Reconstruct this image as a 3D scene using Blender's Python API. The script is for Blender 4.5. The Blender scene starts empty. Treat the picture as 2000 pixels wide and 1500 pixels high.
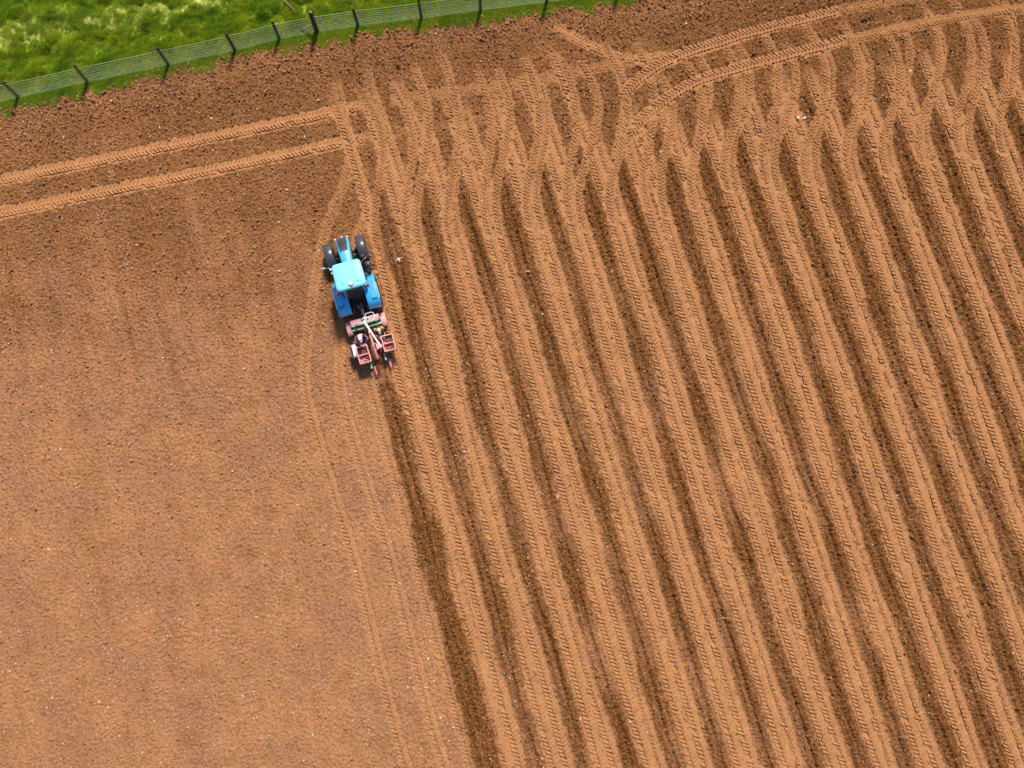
import bpy, bmesh, math, random
import numpy as np
from mathutils import Vector, Matrix

# ------------------------------------------------------------------ camera, sky, sun, exposure
SC = bpy.context.scene
COL = SC.collection
CAM_H, CAM_TILT = 45.0, math.radians(9.6)
cam_d = bpy.data.cameras.new('camera'); cam = bpy.data.objects.new('camera', cam_d); COL.objects.link(cam)
cam.location = (0, 0, CAM_H); cam.rotation_euler = (CAM_TILT, 0, 0)
cam_d.sensor_width = 36.0; cam_d.lens = 36.0 * 1950 / 2000; cam_d.clip_start = 0.5; cam_d.clip_end = 3000
SC.camera = cam
SUN_TO = Vector((0.17, 0.64, 1.0)).normalized()
elev = math.asin(SUN_TO.z); azim = math.atan2(SUN_TO.x, SUN_TO.y)
world = bpy.data.worlds.new('World'); SC.world = world; world.use_nodes = True
wn = world.node_tree.nodes; wl_ = world.node_tree.links
for n in list(wn): wn.remove(n)
sky = wn.new('ShaderNodeTexSky'); sky.sky_type = 'NISHITA'; sky.sun_disc = False
sky.sun_elevation = elev; sky.sun_rotation = azim
bg = wn.new('ShaderNodeBackground'); bg.inputs[1].default_value = 0.11
wo = wn.new('ShaderNodeOutputWorld'); wl_.new(sky.outputs[0], bg.inputs[0]); wl_.new(bg.outputs[0], wo.inputs[0])
sun_d = bpy.data.lights.new('sun', 'SUN'); sun_d.energy = 4.4; sun_d.angle = math.radians(8.0); sun_d.color = (1.0, 0.92, 0.80)
sun = bpy.data.objects.new('sun', sun_d); COL.objects.link(sun)
sun.rotation_euler = SUN_TO.to_track_quat('Z', 'Y').to_euler(); sun.location = (20, -10, 40)
vs = SC.view_settings
vs.view_transform = 'Standard'; vs.look = 'None'; vs.gamma = 1.0; vs.use_curve_mapping = False; vs.exposure = 0.22

rng = np.random.default_rng(7)
random.seed(7)

# ------------------------------------------------------------------ material helpers
def new_mat(name):
    m = bpy.data.materials.new(name); m.use_nodes = True
    nt = m.node_tree
    for n in list(nt.nodes): nt.nodes.remove(n)
    out = nt.nodes.new('ShaderNodeOutputMaterial'); b = nt.nodes.new('ShaderNodeBsdfPrincipled')
    nt.links.new(b.outputs[0], out.inputs[0])
    return m, nt, b

def N(nt, kind, **kw):
    n = nt.nodes.new(kind)
    for k, v in kw.items(): setattr(n, k, v)
    return n

def mixc(nt, fac, a, b, blend='MIX'):
    n = nt.nodes.new('ShaderNodeMix'); n.data_type = 'RGBA'; n.blend_type = blend; n.clamp_factor = True
    for sock, v in ((n.inputs[0], fac), (n.inputs[6], a), (n.inputs[7], b)):
        if hasattr(v, 'links'): nt.links.new(v, sock)
        elif isinstance(v, tuple): sock.default_value = (*v[:3], 1)
        else: sock.default_value = v
    return n.outputs[2]

def mth(nt, op, a, b=0.0, clamp=False):
    n = nt.nodes.new('ShaderNodeMath'); n.operation = op; n.use_clamp = clamp
    for sock, v in ((n.inputs[0], a), (n.inputs[1], b)):
        if hasattr(v, 'links'): nt.links.new(v, sock)
        else: sock.default_value = v
    return n.outputs[0]

def ramp(nt, fac, lo, hi, a=0.0, b=1.0):
    n = nt.nodes.new('ShaderNodeMapRange'); n.clamp = True
    nt.links.new(fac, n.inputs[0])
    for i, v in enumerate((lo, hi, a, b)): n.inputs[i + 1].default_value = v
    return n.outputs[0]

def noise(nt, vec, scale, detail=4, rough=0.6):
    n = nt.nodes.new('ShaderNodeTexNoise'); n.inputs['Scale'].default_value = scale
    n.inputs['Detail'].default_value = detail; n.inputs['Roughness'].default_value = rough
    if vec is not None: nt.links.new(vec, n.inputs['Vector'])
    return n.outputs['Fac']

def plain(name, col, rough=0.5, metal=0.0, var=0.12, scale=14.0, coat=0.0, dust=0.0, spec=0.5):
    """painted / plastic / cloth surface: colour with small uneven wear, optional soil dust"""
    m, nt, b = new_mat(name)
    tc = N(nt, 'ShaderNodeTexCoord')
    f = noise(nt, tc.outputs['Object'], scale, 5)
    lo = tuple(c * (1 - var) for c in col); hi = tuple(min(1, c * (1 + var)) for c in col)
    c = mixc(nt, ramp(nt, f, 0.3, 0.7), lo, hi)
    if dust:
        f2 = noise(nt, tc.outputs['Object'], 5.0, 6, 0.7)
        c = mixc(nt, ramp(nt, f2, 0.45, 0.75, 0.0, dust), c, (0.34, 0.19, 0.10))
    nt.links.new(c, b.inputs['Base Color'])
    nt.links.new(ramp(nt, f, 0.3, 0.7, max(0.05, rough - 0.08), min(1, rough + 0.1)), b.inputs['Roughness'])
    b.inputs['Metallic'].default_value = metal
    b.inputs['Coat Weight'].default_value = coat
    b.inputs['Specular IOR Level'].default_value = spec
    return m

MAT = {}
MAT['blue'] = plain('blue_paint', (0.025, 0.38, 0.80), 0.32, coat=0.4, var=0.06, dust=0.12)
MAT['blue_hood'] = plain('sky_blue_paint', (0.06, 0.49, 0.78), 0.3, coat=0.4, var=0.05, dust=0.10)
MAT['blue_roof_glare'] = plain('roof_blue_with_glare', (0.22, 0.72, 0.82), 0.35, coat=0.3, var=0.04, dust=0.06)  # overexposure and sky sheen on the roof are put into this paler blue
MAT['black'] = plain('black_metal', (0.012, 0.012, 0.013), 0.5, dust=0.25)
MAT['rubber'] = plain('tyre_rubber', (0.018, 0.018, 0.02), 0.75, dust=0.5)
MAT['greyplastic'] = plain('dark_grey_plastic', (0.055, 0.058, 0.075), 0.3, var=0.05, coat=0.2)
MAT['rim'] = plain('pale_rim_paint', (0.55, 0.56, 0.58), 0.4, dust=0.3)
MAT['red'] = plain('dusty_red_paint', (0.72, 0.20, 0.21), 0.5, dust=0.25)
MAT['pinkred'] = plain('faded_red_paint', (0.80, 0.36, 0.38), 0.55, dust=0.2)
MAT['green'] = plain('green_paint', (0.20, 0.42, 0.27), 0.5, dust=0.35)
MAT['white'] = plain('white_paint', (0.74, 0.76, 0.77), 0.4, dust=0.12)
MAT['steel'] = plain('worn_steel', (0.35, 0.35, 0.36), 0.4, metal=0.8, dust=0.25)
MAT['lamp_white'] = plain('lamp_lens', (0.8, 0.8, 0.82), 0.15, var=0.02)
MAT['lamp_red'] = plain('red_lens', (0.6, 0.02, 0.05), 0.2, var=0.02)
MAT['sack'] = plain('white_sack', (0.80, 0.79, 0.78), 0.8, var=0.05)
MAT['wood'] = plain('dark_post_wood', (0.045, 0.026, 0.017), 0.85, var=0.45, scale=9)
MAT['wood_grey'] = plain('weathered_wood', (0.24, 0.17, 0.12), 0.85, var=0.35, scale=9)
MAT['wire'] = plain('galvanised_wire', (0.66, 0.74, 0.56), 0.5, metal=0.0, var=0.1)
MAT['skin'] = plain('skin', (0.56, 0.33, 0.25), 0.6, var=0.06)
MAT['maroon'] = plain('maroon_jacket', (0.30, 0.025, 0.08), 0.85, var=0.25, scale=9)
MAT['trousers'] = plain('dark_trousers', (0.02, 0.022, 0.03), 0.9, var=0.2)
MAT['hivis'] = plain('amber_jacket', (0.72, 0.33, 0.03), 0.8, var=0.12, scale=9)
MAT['blackcloth'] = plain('black_cloth', (0.018, 0.017, 0.02), 0.9)
MAT['cap_white'] = plain('white_cap', (0.74, 0.66, 0.70), 0.85, var=0.08)
MAT['cap_pink'] = plain('pale_pink_cap', (0.72, 0.50, 0.52), 0.85, var=0.08)
MAT['hair'] = plain('brown_hair', (0.05, 0.03, 0.02), 0.7)
MAT['boot'] = plain('boot_rubber', (0.03, 0.028, 0.026), 0.6, dust=0.5)
MAT['tuber'] = plain('seed_potato', (0.20, 0.115, 0.06), 0.85, var=0.35, scale=20)
MAT['feather'] = plain('white_feather', (0.80, 0.79, 0.77), 0.7, var=0.05)
MAT['feather_grey'] = plain('grey_feather', (0.34, 0.35, 0.38), 0.7, var=0.1)
MAT['beak'] = plain('orange_beak', (0.55, 0.2, 0.03), 0.5)
m, nt, b = new_mat('cab_glass'); b.inputs['Base Color'].default_value = (0.35, 0.45, 0.48, 1)
b.inputs['Roughness'].default_value = 0.03; b.inputs['Transmission Weight'].default_value = 0.9; b.inputs['IOR'].default_value = 1.2
MAT['glass'] = m

def soil_material(name, instanced):
    m, nt, b = new_mat(name)
    geo = N(nt, 'ShaderNodeNewGeometry'); pos = geo.outputs['Position']
    def att(a):
        n = N(nt, 'ShaderNodeAttribute'); n.attribute_name = a
        n.attribute_type = 'INSTANCER' if instanced else 'GEOMETRY'
        return n.outputs['Fac']
    comp, moist_vignette, zone = att('compact'), att('moist_vignette'), att('zone')
    big = noise(nt, pos, 0.35, 5, 0.6); mid = noise(nt, pos, 2.6, 5, 0.65); fine = noise(nt, pos, 9.0, 4, 0.75); grit = noise(nt, pos, 24.0, 2, 0.6)
    dry = mixc(nt, ramp(nt, big, 0.42, 0.58), (0.335, 0.160, 0.084), (0.415, 0.192, 0.086))
    brown = mixc(nt, ramp(nt, big, 0.36, 0.64), (0.185, 0.073, 0.024), (0.255, 0.105, 0.034))
    base = mixc(nt, zone, dry, brown)
    press = mixc(nt, ramp(nt, mid, 0.32, 0.66), (0.370, 0.168, 0.066), (0.465, 0.218, 0.090))
    c = mixc(nt, comp, base, press)
    wet = mixc(nt, ramp(nt, mid, 0.32, 0.68), (0.105, 0.035, 0.004), (0.175, 0.063, 0.009))
    c = mixc(nt, moist_vignette, c, wet)
    # crumbs: many small paler and darker grains, weaker where the soil is pressed smooth
    k = mth(nt, 'SUBTRACT', 1.0, mth(nt, 'MULTIPLY', comp, 0.72))
    gr = mth(nt, 'MULTIPLY', ramp(nt, fine, 0.50, 0.66), k)
    c = mixc(nt, mth(nt, 'MULTIPLY', gr, 0.6), c, (0.46, 0.222, 0.098))
    dk = mth(nt, 'MULTIPLY', ramp(nt, fine, 0.49, 0.36), k)
    c = mixc(nt, mth(nt, 'MULTIPLY', dk, 0.62), c, (0.090, 0.032, 0.008))
    g2 = mth(nt, 'MULTIPLY', ramp(nt, grit, 0.62, 0.72), k)
    c = mixc(nt, mth(nt, 'MULTIPLY', g2, 0.35), c, (0.55, 0.36, 0.22))
    if instanced:
        oi = N(nt, 'ShaderNodeObjectInfo')
        c = mixc(nt, ramp(nt, oi.outputs['Random'], 0.0, 0.5, 0.25, 0.0), c, (0.10, 0.045, 0.017))
        c = mixc(nt, ramp(nt, oi.outputs['Random'], 0.45, 1.0, 0.0, 0.5), c, (0.46, 0.23, 0.105))
    nt.links.new(c, b.inputs['Base Color'])
    b.inputs['Roughness'].default_value = 0.95; b.inputs['Specular IOR Level'].default_value = 0.15
    if not instanced:
        bp_ = N(nt, 'ShaderNodeBump'); bp_.inputs['Distance'].default_value = 0.085
        nt.links.new(mth(nt, 'MULTIPLY', k, 0.8), bp_.inputs['Strength'])
        h = mth(nt, 'ADD', fine, mth(nt, 'MULTIPLY', grit, 0.35))
        nt.links.new(h, bp_.inputs['Height']); nt.links.new(bp_.outputs[0], b.inputs['Normal'])
    return m
MAT['soil'] = soil_material('field_soil', False)
MAT['clod'] = soil_material('clod_soil', True)
m, nt, b = new_mat('pale_stone')
oi = N(nt, 'ShaderNodeObjectInfo')
c = mixc(nt, oi.outputs['Random'], (0.40, 0.26, 0.16), (0.66, 0.50, 0.36))
nt.links.new(c, b.inputs['Base Color']); b.inputs['Roughness'].default_value = 0.85
MAT['stone'] = m

def grass_material(name, instanced):
    m, nt, b = new_mat(name)
    geo = N(nt, 'ShaderNodeNewGeometry'); pos = geo.outputs['Position']
    a = N(nt, 'ShaderNodeAttribute'); a.attribute_name = 'straw'; a.attribute_type = 'INSTANCER' if instanced else 'GEOMETRY'
    big = noise(nt, pos, 0.8, 5, 0.65); mid = noise(nt, pos, 4.0, 4, 0.65)
    c = mixc(nt, ramp(nt, big, 0.34, 0.66), (0.16, 0.31, 0.010), (0.52, 0.52, 0.012))
    c = mixc(nt, ramp(nt, mid, 0.35, 0.68, 0.0, 0.6), c, (0.24, 0.41, 0.020))
    if instanced:
        oi = N(nt, 'ShaderNodeObjectInfo')
        c = mixc(nt, mth(nt, 'MULTIPLY', oi.outputs['Random'], 0.30), c, (0.12, 0.26, 0.012))
    c = mixc(nt, a.outputs['Fac'], c, (0.46, 0.46, 0.10))
    nt.links.new(c, b.inputs['Base Color']); b.inputs['Roughness'].default_value = 0.65
    b.inputs['Specular IOR Level'].default_value = 0.25
    if instanced:
        out = [n for n in nt.nodes if n.type == 'OUTPUT_MATERIAL'][0]
        tr = N(nt, 'ShaderNodeBsdfTranslucent'); nt.links.new(mixc(nt, 0.35, c, (0.3, 0.45, 0.02)), tr.inputs[0])
        mx = N(nt, 'ShaderNodeMixShader'); mx.inputs[0].default_value = 0.4
        nt.links.new(b.outputs[0], mx.inputs[1]); nt.links.new(tr.outputs[0], mx.inputs[2]); nt.links.new(mx.outputs[0], out.inputs[0])
    return m
MAT['turf'] = grass_material('meadow_turf', False)
MAT['blade'] = grass_material('grass_blade', True)

# ------------------------------------------------------------------ object helpers
def tag(o, label=None, cat=None, group=None, kind=None):
    for k, v in (('label', label), ('category', cat), ('group', group), ('kind', kind)):
        if v: o[k] = v
    return o

def link_mesh(name, me, mat=None, parent=None, smooth=False):
    o = bpy.data.objects.new(name, me); COL.objects.link(o)
    if mat is not None: me.materials.append(MAT[mat] if isinstance(mat, str) else mat)
    if parent: o.parent = parent
    if smooth:
        me.polygons.foreach_set('use_smooth', np.ones(len(me.polygons), bool))
    return o

def from_bm(name, bm, mat=None, parent=None, smooth=False):
    me = bpy.data.meshes.new(name); bmesh.ops.recalc_face_normals(bm, faces=bm.faces); bm.to_mesh(me); bm.free()
    return link_mesh(name, me, mat, parent, smooth)

def empty(name, loc=(0, 0, 0), rz=0.0):
    o = bpy.data.objects.new(name, None); COL.objects.link(o); o.location = loc; o.rotation_euler = (0, 0, rz)
    o.empty_display_size = 0.2
    return o

def bbox(bm, x0, x1, y0, y1, z0, z1, bevel=0.0, seg=2, rot=None, at=None):
    r = bmesh.ops.create_cube(bm, size=1.0)
    vs_ = r['verts']
    for v in vs_:
        v.co = Vector(((x0 + x1) / 2 + v.co.x * (x1 - x0), (y0 + y1) / 2 + v.co.y * (y1 - y0), (z0 + z1) / 2 + v.co.z * (z1 - z0)))
    if bevel:
        es = list({e for v in vs_ for e in v.link_edges})
        r2 = bmesh.ops.bevel(bm, geom=es, offset=bevel, segments=seg, affect='EDGES', profile=0.5)
        vs_ = list({v for f in r2['faces'] for v in f.verts} | {v for v in vs_ if v.is_valid})
    if rot is not None:
        bmesh.ops.rotate(bm, verts=vs_, cent=at or Vector(((x0 + x1) / 2, (y0 + y1) / 2, (z0 + z1) / 2)), matrix=rot)
    return vs_

def box(name, dims, mat, parent, bevel=0.01, seg=2, rot=None):
    bm = bmesh.new(); bbox(bm, *dims, bevel=bevel, seg=seg, rot=rot)
    return from_bm(name, bm, mat, parent, smooth=False)

def tube_bm(bm, pts, rad, seg=8, closed=False, caps=True):
    pts = [Vector(p) for p in pts]; n = len(pts); rings = []
    rads = rad if isinstance(rad, (list, tuple)) else [rad] * n
    up = None
    for i, p in enumerate(pts):
        if closed: t = pts[(i + 1) % n] - pts[i - 1]
        else: t = pts[min(i + 1, n - 1)] - pts[max(i - 1, 0)]
        t.normalize()
        if up is None:
            up = Vector((0, 0, 1)) if abs(t.z) < 0.9 else Vector((1, 0, 0))
        a = t.cross(up).normalized(); b_ = a.cross(t).normalized(); up = b_
        rings.append([bm.verts.new(p + (a * math.cos(q) + b_ * math.sin(q)) * rads[i]) for q in [2 * math.pi * k / seg for k in range(seg)]])
    rng_ = range(n) if closed else range(n - 1)
    for i in rng_:
        r0, r1 = rings[i], rings[(i + 1) % n]
        for k in range(seg):
            bm.faces.new((r0[k], r0[(k + 1) % seg], r1[(k + 1) % seg], r1[k]))
    if caps and not closed:
        bm.faces.new(rings[0][::-1]); bm.faces.new(rings[-1])

def tube(name, pts, rad, mat, parent, seg=8, closed=False):
    bm = bmesh.new(); tube_bm(bm, pts, rad, seg, closed)
    return from_bm(name, bm, mat, parent, smooth=True)

def lathe_bm(bm, prof, axis='X', c=(0, 0, 0), seg=28):
    """prof: (offset along axis, radius)"""
    c = Vector(c); rings = []
    for o_, r in prof:
        ring = []
        for k in range(seg):
            q = 2 * math.pi * k / seg
            if axis == 'X': p = Vector((o_, r * math.cos(q), r * math.sin(q)))
            elif axis == 'Z': p = Vector((r * math.cos(q), r * math.sin(q), o_))
            else: p = Vector((r * math.cos(q), o_, r * math.sin(q)))
            ring.append(bm.verts.new(c + p))
        rings.append(ring)
    for i in range(len(rings) - 1):
        for k in range(seg):
            bm.faces.new((rings[i][k], rings[i][(k + 1) % seg], rings[i + 1][(k + 1) % seg], rings[i + 1][k]))
    bm.faces.new(rings[0][::-1]); bm.faces.new(rings[-1])

def lathe(name, prof, mat, parent, axis='X', c=(0, 0, 0), seg=28, smooth=True):
    bm = bmesh.new(); lathe_bm(bm, prof, axis, c, seg)
    return from_bm(name, bm, mat, parent, smooth)

def loft(name, sections, mat, parent, smooth=True, close_ring=True, caps=True):
    bm = bmesh.new(); rings = [[bm.verts.new(p) for p in s] for s in sections]
    n = len(rings[0])
    for i in range(len(rings) - 1):
        for k in range(n if close_ring else n - 1):
            bm.faces.new((rings[i][k], rings[i][(k + 1) % n], rings[i + 1][(k + 1) % n], rings[i + 1][k]))
    if caps and close_ring:
        bm.faces.new(rings[0][::-1]); bm.faces.new(rings[-1])
    return from_bm(name, bm, mat, parent, smooth)

# ------------------------------------------------------------------ tileable band noise for the terrain
TN = 1024
def band_tile(seed, wl=8.0, width=0.45):
    g = np.random.default_rng(seed); w = g.standard_normal((TN, TN))
    fx = np.fft.fftfreq(TN)[:, None]; fy = np.fft.rfftfreq(TN)[None, :]
    f = np.sqrt(fx * fx + fy * fy) + 1e-9
    amp = np.exp(-(np.log(f * wl) / width) ** 2)
    t = np.fft.irfft2(np.fft.rfft2(w) * amp, s=(TN, TN))
    return (t / t.std()).astype(np.float32)
TILES = [band_tile(s) for s in (11, 12, 13)]
def nz(x, y, wl, seed=0):
    t = TILES[seed % 3]
    u = x / wl * 8.0 + 137.3 * seed; v = y / wl * 8.0 + 71.9 * seed
    iu = np.floor(u).astype(np.int64); iv = np.floor(v).astype(np.int64)
    fu = (u - iu).astype(np.float32); fv = (v - iv).astype(np.float32)
    a = iu % TN; b_ = iv % TN; a1 = (a + 1) % TN; b1 = (b_ + 1) % TN
    return (t[a, b_] * (1 - fu) * (1 - fv) + t[a1, b_] * fu * (1 - fv) + t[a, b1] * (1 - fu) * fv + t[a1, b1] * fu * fv)
def sst(x, a, b_):
    t = np.clip((x - a) / (b_ - a), 0, 1); return t * t * (3 - 2 * t)

# ------------------------------------------------------------------ field layout (metres; x right, y towards the fence)
EDGE = np.array([(-60, 14.8), (-28, 20.35), (-24.54, 20.93), (-22, 21.32), (-20.49, 21.85), (-17.78, 22.64), (-14.36, 23.45), (-11.78, 23.97), (-9.64, 24.39),
                 (-7.34, 24.82), (-4.39, 25.3), (-1.25, 25.71), (1.37, 26.14), (4.88, 26.52), (6.51, 26.75), (12, 27.6), (30, 30.2), (60, 34.6)])
def edge_y(x): return np.interp(x, EDGE[:, 0], EDGE[:, 1])
ROW_C, ROW_P, ROW_S = -3.417, 1.972, -0.2887
U_ROW = np.array([ROW_S, 1.0]); U_ROW /= np.linalg.norm(U_ROW); R_ROW = np.array([U_ROW[1], -U_ROW[0]])
ROW_J = [-0.16, -0.02, -0.02, 0.0, 0.05, 0.04, 0.05, 0.02, 0.14, 0.05, 0.03, 0.04, 0.01, -0.05, -0.1, -0.15, -0.1, -0.1, 0, 0, 0]
def row_x(k, y): return ROW_C + ROW_P * k + ROW_J[k] + ROW_S * y + 0.05 * np.sin(y * 0.35 + k * 1.7) + 0.03 * np.sin(y * 0.9 + k * 2.9)
def row_end(k):
    y = 18.0
    for _ in range(4): y = 17.8 + (row_x(k, y) + 6.43) * 0.175
    return y

# ------------------------------------------------------------------ field height map
Y0, Y1, NY, NX = -11.8, 28.4, 905, 1130
def half_w(y): return 24.6 + (y - Y0) / (Y1 - Y0) * 3.0
ys = np.linspace(Y0, Y1, NY); dyg = ys[1] - ys[0]
XX = (np.linspace(-1, 1, NX)[None, :] * half_w(ys)[:, None]); YY = np.repeat(ys[:, None], NX, 1)
def gidx(x, y):
    j = (y - Y0) / dyg; i = (x / half_w(y) + 1) / 2 * (NX - 1)
    return np.clip(np.rint(j).astype(int), 0, NY - 1), np.clip(np.rint(i).astype(int), 0, NX - 1)
fence_d = edge_y(XX) - YY                                  # metres from the grass edge into the field
big1 = nz(XX, YY, 5.0, 1); mid1 = nz(XX, YY, 1.6, 2)
harrow = nz((XX - ROW_S * YY) * 0.95, YY * 0.06, 1.3, 15) + 0.6 * nz((XX - ROW_S * YY) * 0.95, YY * 0.05, 0.5, 16)   # faint lines left by the harrow
zone = np.clip(sst(YY - 0.04 * (XX + 10) + 1.2 * big1 + 0.5 * harrow, 6.0, 17.5) * 0.95 + 0.08 * mid1 + 0.09 * harrow + 0.02 + 0.3 * sst(XX, 4, 20), 0, 1).astype(np.float32)
moist_vignette = (np.clip(sst(YY + 0.05 * XX + 1.5 * big1, 14.5, 21.0) * 0.30 + 0.10 * mid1 - 0.03 + 0.30 * sst(XX, 2, 22), 0, 0.7)).astype(np.float32)  # rightward term imitates vignetting: darkening painted into the soil, not moisture
moist_vignette *= (1 - 0.55 * sst(fence_d, 1.6, 0.2)).astype(np.float32); zone *= (1 - 0.35 * sst(fence_d, 2.2, 0.3)).astype(np.float32)
comp = (0.08 + 0.10 * sst(9.0 - YY + 2.0 * big1, 0, 9.0) * (XX < 0)).astype(np.float32) + 0.05 * mid1
comp = np.clip(comp, 0, 0.6).astype(np.float32)
rut = np.zeros_like(comp); lowfreq = 0.03 * nz(XX, YY, 9.0, 3) + 0.012 * nz(XX, YY, 2.2, 4)
owner = np.zeros(comp.shape, np.int16)
edgej = nz(XX, YY, 0.35, 5) * 0.03

class Track:
    """one wheel's print: a smooth centre line with its width, strength and tread direction"""
    count = 0
    def __init__(self, pts, w=0.62, strength=1.0, depth=0.028, fade0=0.0, fade1=0.0, pitch=0.178, bar=1.0, edge=0.0):
        Track.count += 1; self.id = Track.count
        p = np.array(pts, float)
        d = np.r_[0, np.cumsum(np.hypot(*np.diff(p, axis=0).T))]
        s = np.arange(0, d[-1], 0.12)
        if len(p) > 2:
            for _ in range(2):                                # relax the corners
                q = np.stack([np.interp(s, d, p[:, 0]), np.interp(s, d, p[:, 1])], 1)
                kk = np.ones(9) / 9
                q2 = np.stack([np.convolve(np.pad(q[:, c_], 4, 'edge'), kk, 'valid') for c_ in (0, 1)], 1)
                q2[0] = q[0]; q2[-1] = q[-1]
                p = q2; d = np.r_[0, np.cumsum(np.hypot(*np.diff(p, axis=0).T))]; s = np.arange(0, d[-1], 0.12)
        self.s = s; self.p = np.stack([np.interp(s, d, p[:, 0]), np.interp(s, d, p[:, 1])], 1)
        t = np.gradient(self.p, axis=0); t /= np.linalg.norm(t, axis=1)[:, None]
        self.t = t; self.n = np.stack([t[:, 1], -t[:, 0]], 1)   # right-hand normal
        self.w, self.k, self.depth, self.f0, self.f1, self.pitch, self.bar = w, strength, depth, fade0, fade1, pitch * (0.95 + 0.1 * ((self.id * 7) % 11) / 10), bar
        self.L = s[-1]; self.edge = edge
        TRACKS.append(self)
    def fade(self, s):
        a = np.ones_like(s)
        if self.f0: a = a * sst(s, 0, self.f0)
        if self.f1: a = a * sst(self.L - s, 0, self.f1)
        return a
    def raster(self):
        step = 5; n = len(self.s)
        for a in range(0, n - 1, step):
            b_ = min(a + step, n - 1)
            p0, p1 = self.p[a], self.p[b_]; seg = p1 - p0; L = np.hypot(*seg)
            if L < 1e-6: continue
            m_ = self.w / 2 + 0.25
            ylo, yhi = min(p0[1], p1[1]) - m_, max(p0[1], p1[1]) + m_
            j0 = max(0, int((ylo - Y0) / dyg)); j1 = min(NY, int((yhi - Y0) / dyg) + 2)
            if j1 <= j0: continue
            hw = half_w(ys[j0]); xs = (min(p0[0], p1[0]) - m_, max(p0[0], p1[0]) + m_)
            hw2 = half_w(ys[j1 - 1])
            i0 = max(0, int((min(xs[0] / hw, xs[0] / hw2) + 1) / 2 * (NX - 1)) - 1); i1 = min(NX, int((max(xs[1] / hw, xs[1] / hw2) + 1) / 2 * (NX - 1)) + 2)
            if i1 <= i0: continue
            sl = (slice(j0, j1), slice(i0, i1)); X, Y = XX[sl], YY[sl]
            dx, dy = X - p0[0], Y - p0[1]; ux, uy = seg / L
            tt = dx * ux + dy * uy; dd = dx * uy - dy * ux
            ok = (tt >= -0.03) & (tt <= L + 0.03) & (np.abs(dd) < m_)
            if not ok.any(): continue
            sg = self.s[a] + np.clip(tt, 0, L)
            st = self.k * self.fade(sg)
            ad = np.abs(dd) + edgej[sl]
            mask = sst(ad, self.w / 2 + 0.03, self.w / 2 - 0.05) * ok
            ms = mask * st
            berm = np.exp(-((ad - self.w / 2 - 0.09) / 0.07) ** 2) * ok * st
            rut[sl] = rut[sl] * (1 - mask * np.minimum(1, st * 1.5)) - mask * st * self.depth
            rut[sl] += berm * 0.006
            if self.edge: rut[sl] -= self.edge * np.exp(-((dd + edgej[sl] - self.w / 2) / 0.045) ** 2) * ok * np.clip(st * 1.6, 0, 1)
            comp[sl] = comp[sl] * (1 - mask) + mask * np.maximum(comp[sl] * (1 - 0.25 * st), np.minimum(1, st * 0.97))
            moist_vignette[sl] *= 1 - 0.86 * ms * min(1.0, self.k + 0.05)
            o = owner[sl]; o[(mask > 0.5) & (st > 0.42 * self.k)] = self.id
TRACKS = []; LAYERS = []

def seedband(k, ya, yb, amp=1.0, half=0.39):
    """soil freshly turned by the planter between the wheels of pass k: dark, crumbly, with small ridges"""
    wid = random.uniform(-0.09, 0.04) if k else 0.02
    def run():
        J, I = np.nonzero(np.abs((XX - row_x(k, YY)) * R_ROW[0]) < 0.85)
        X, Y = XX[J, I], YY[J, I]; d = (X - row_x(k, Y)) * R_ROW[0]
        hh = half + wid + 0.045 * nz(X * 0 + k * 3.1, Y, 4.5, 6) + 0.03 * nz(X, Y, 0.6, 7) + 0.03 * nz(X, Y, 0.2, 8) - 0.30 * sst(Y, yb - 3.0, yb + 1.2)
        mk = sst(np.abs(d + 0.035 * nz(X * 0 + k, Y, 4.0, 9)), hh + 0.15, hh - 0.13)
        mk = mk * sst(Y + 0.5 * nz(X, Y, 0.7, 10), ya - 0.6, ya + 0.6) * sst(-Y + 0.5 * nz(X, Y, 0.7, 11), -yb - 1.5, -yb + 1.5)
        streak = nz(d * 1.0, Y * 0.10 + k * 7, 0.16, 12) * 0.5 + nz(d, Y * 0.05 + k * 5, 0.40, 13) * 0.5
        gain = 0.80 + 0.13 * nz(X * 0 + k * 4, Y, 6.0, 14) + 0.26 * streak
        mv = np.clip(mk * amp * gain, 0, 1)
        m0 = moist_vignette[J, I]; moist_vignette[J, I] = m0 * (1 - mk) + np.maximum(mv, m0 * mk * 0.5)
        comp[J, I] *= 1 - mk
        ridge = 0.055 * np.exp(-((np.abs(d) - 0.17) / 0.10) ** 2) - 0.09 * np.exp(-(d / 0.055) ** 2) - 0.035 * np.exp(-((np.abs(d) - 0.38) / 0.06) ** 2)
        rut[J, I] = rut[J, I] * (1 - mk) + mk * (ridge + 0.028 * streak)
        o = owner[J, I]; o[mk > 0.55] = 0; owner[J, I] = o
    return run

def offset(pts, off):
    p = np.array(pts, float); t = np.gradient(p, axis=0); t /= np.linalg.norm(t, axis=1)[:, None]
    return p + np.stack([t[:, 1], -t[:, 0]], 1) * off
def pair(pts, gauge=1.52, **kw):
    p = np.array(pts, float); d = np.r_[0, np.cumsum(np.hypot(*np.diff(p, axis=0).T))]
    s = np.linspace(0, d[-1], max(8, int(d[-1] / 0.4))); q = np.stack([np.interp(s, d, p[:, 0]), np.interp(s, d, p[:, 1])], 1)
    for _ in range(2):
        kk = np.ones(5) / 5
        q2 = np.stack([np.convolve(np.pad(q[:, c_], 2, 'edge'), kk, 'valid') for c_ in (0, 1)], 1); q2[0] = q[0]; q2[-1] = q[-1]; q = q2
    for sg in (-1, 1): LAYERS.append(Track(offset(q, sg * gauge / 2), **kw).raster)
def single(pts, **kw): LAYERS.append(Track(pts, **kw).raster)

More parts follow.
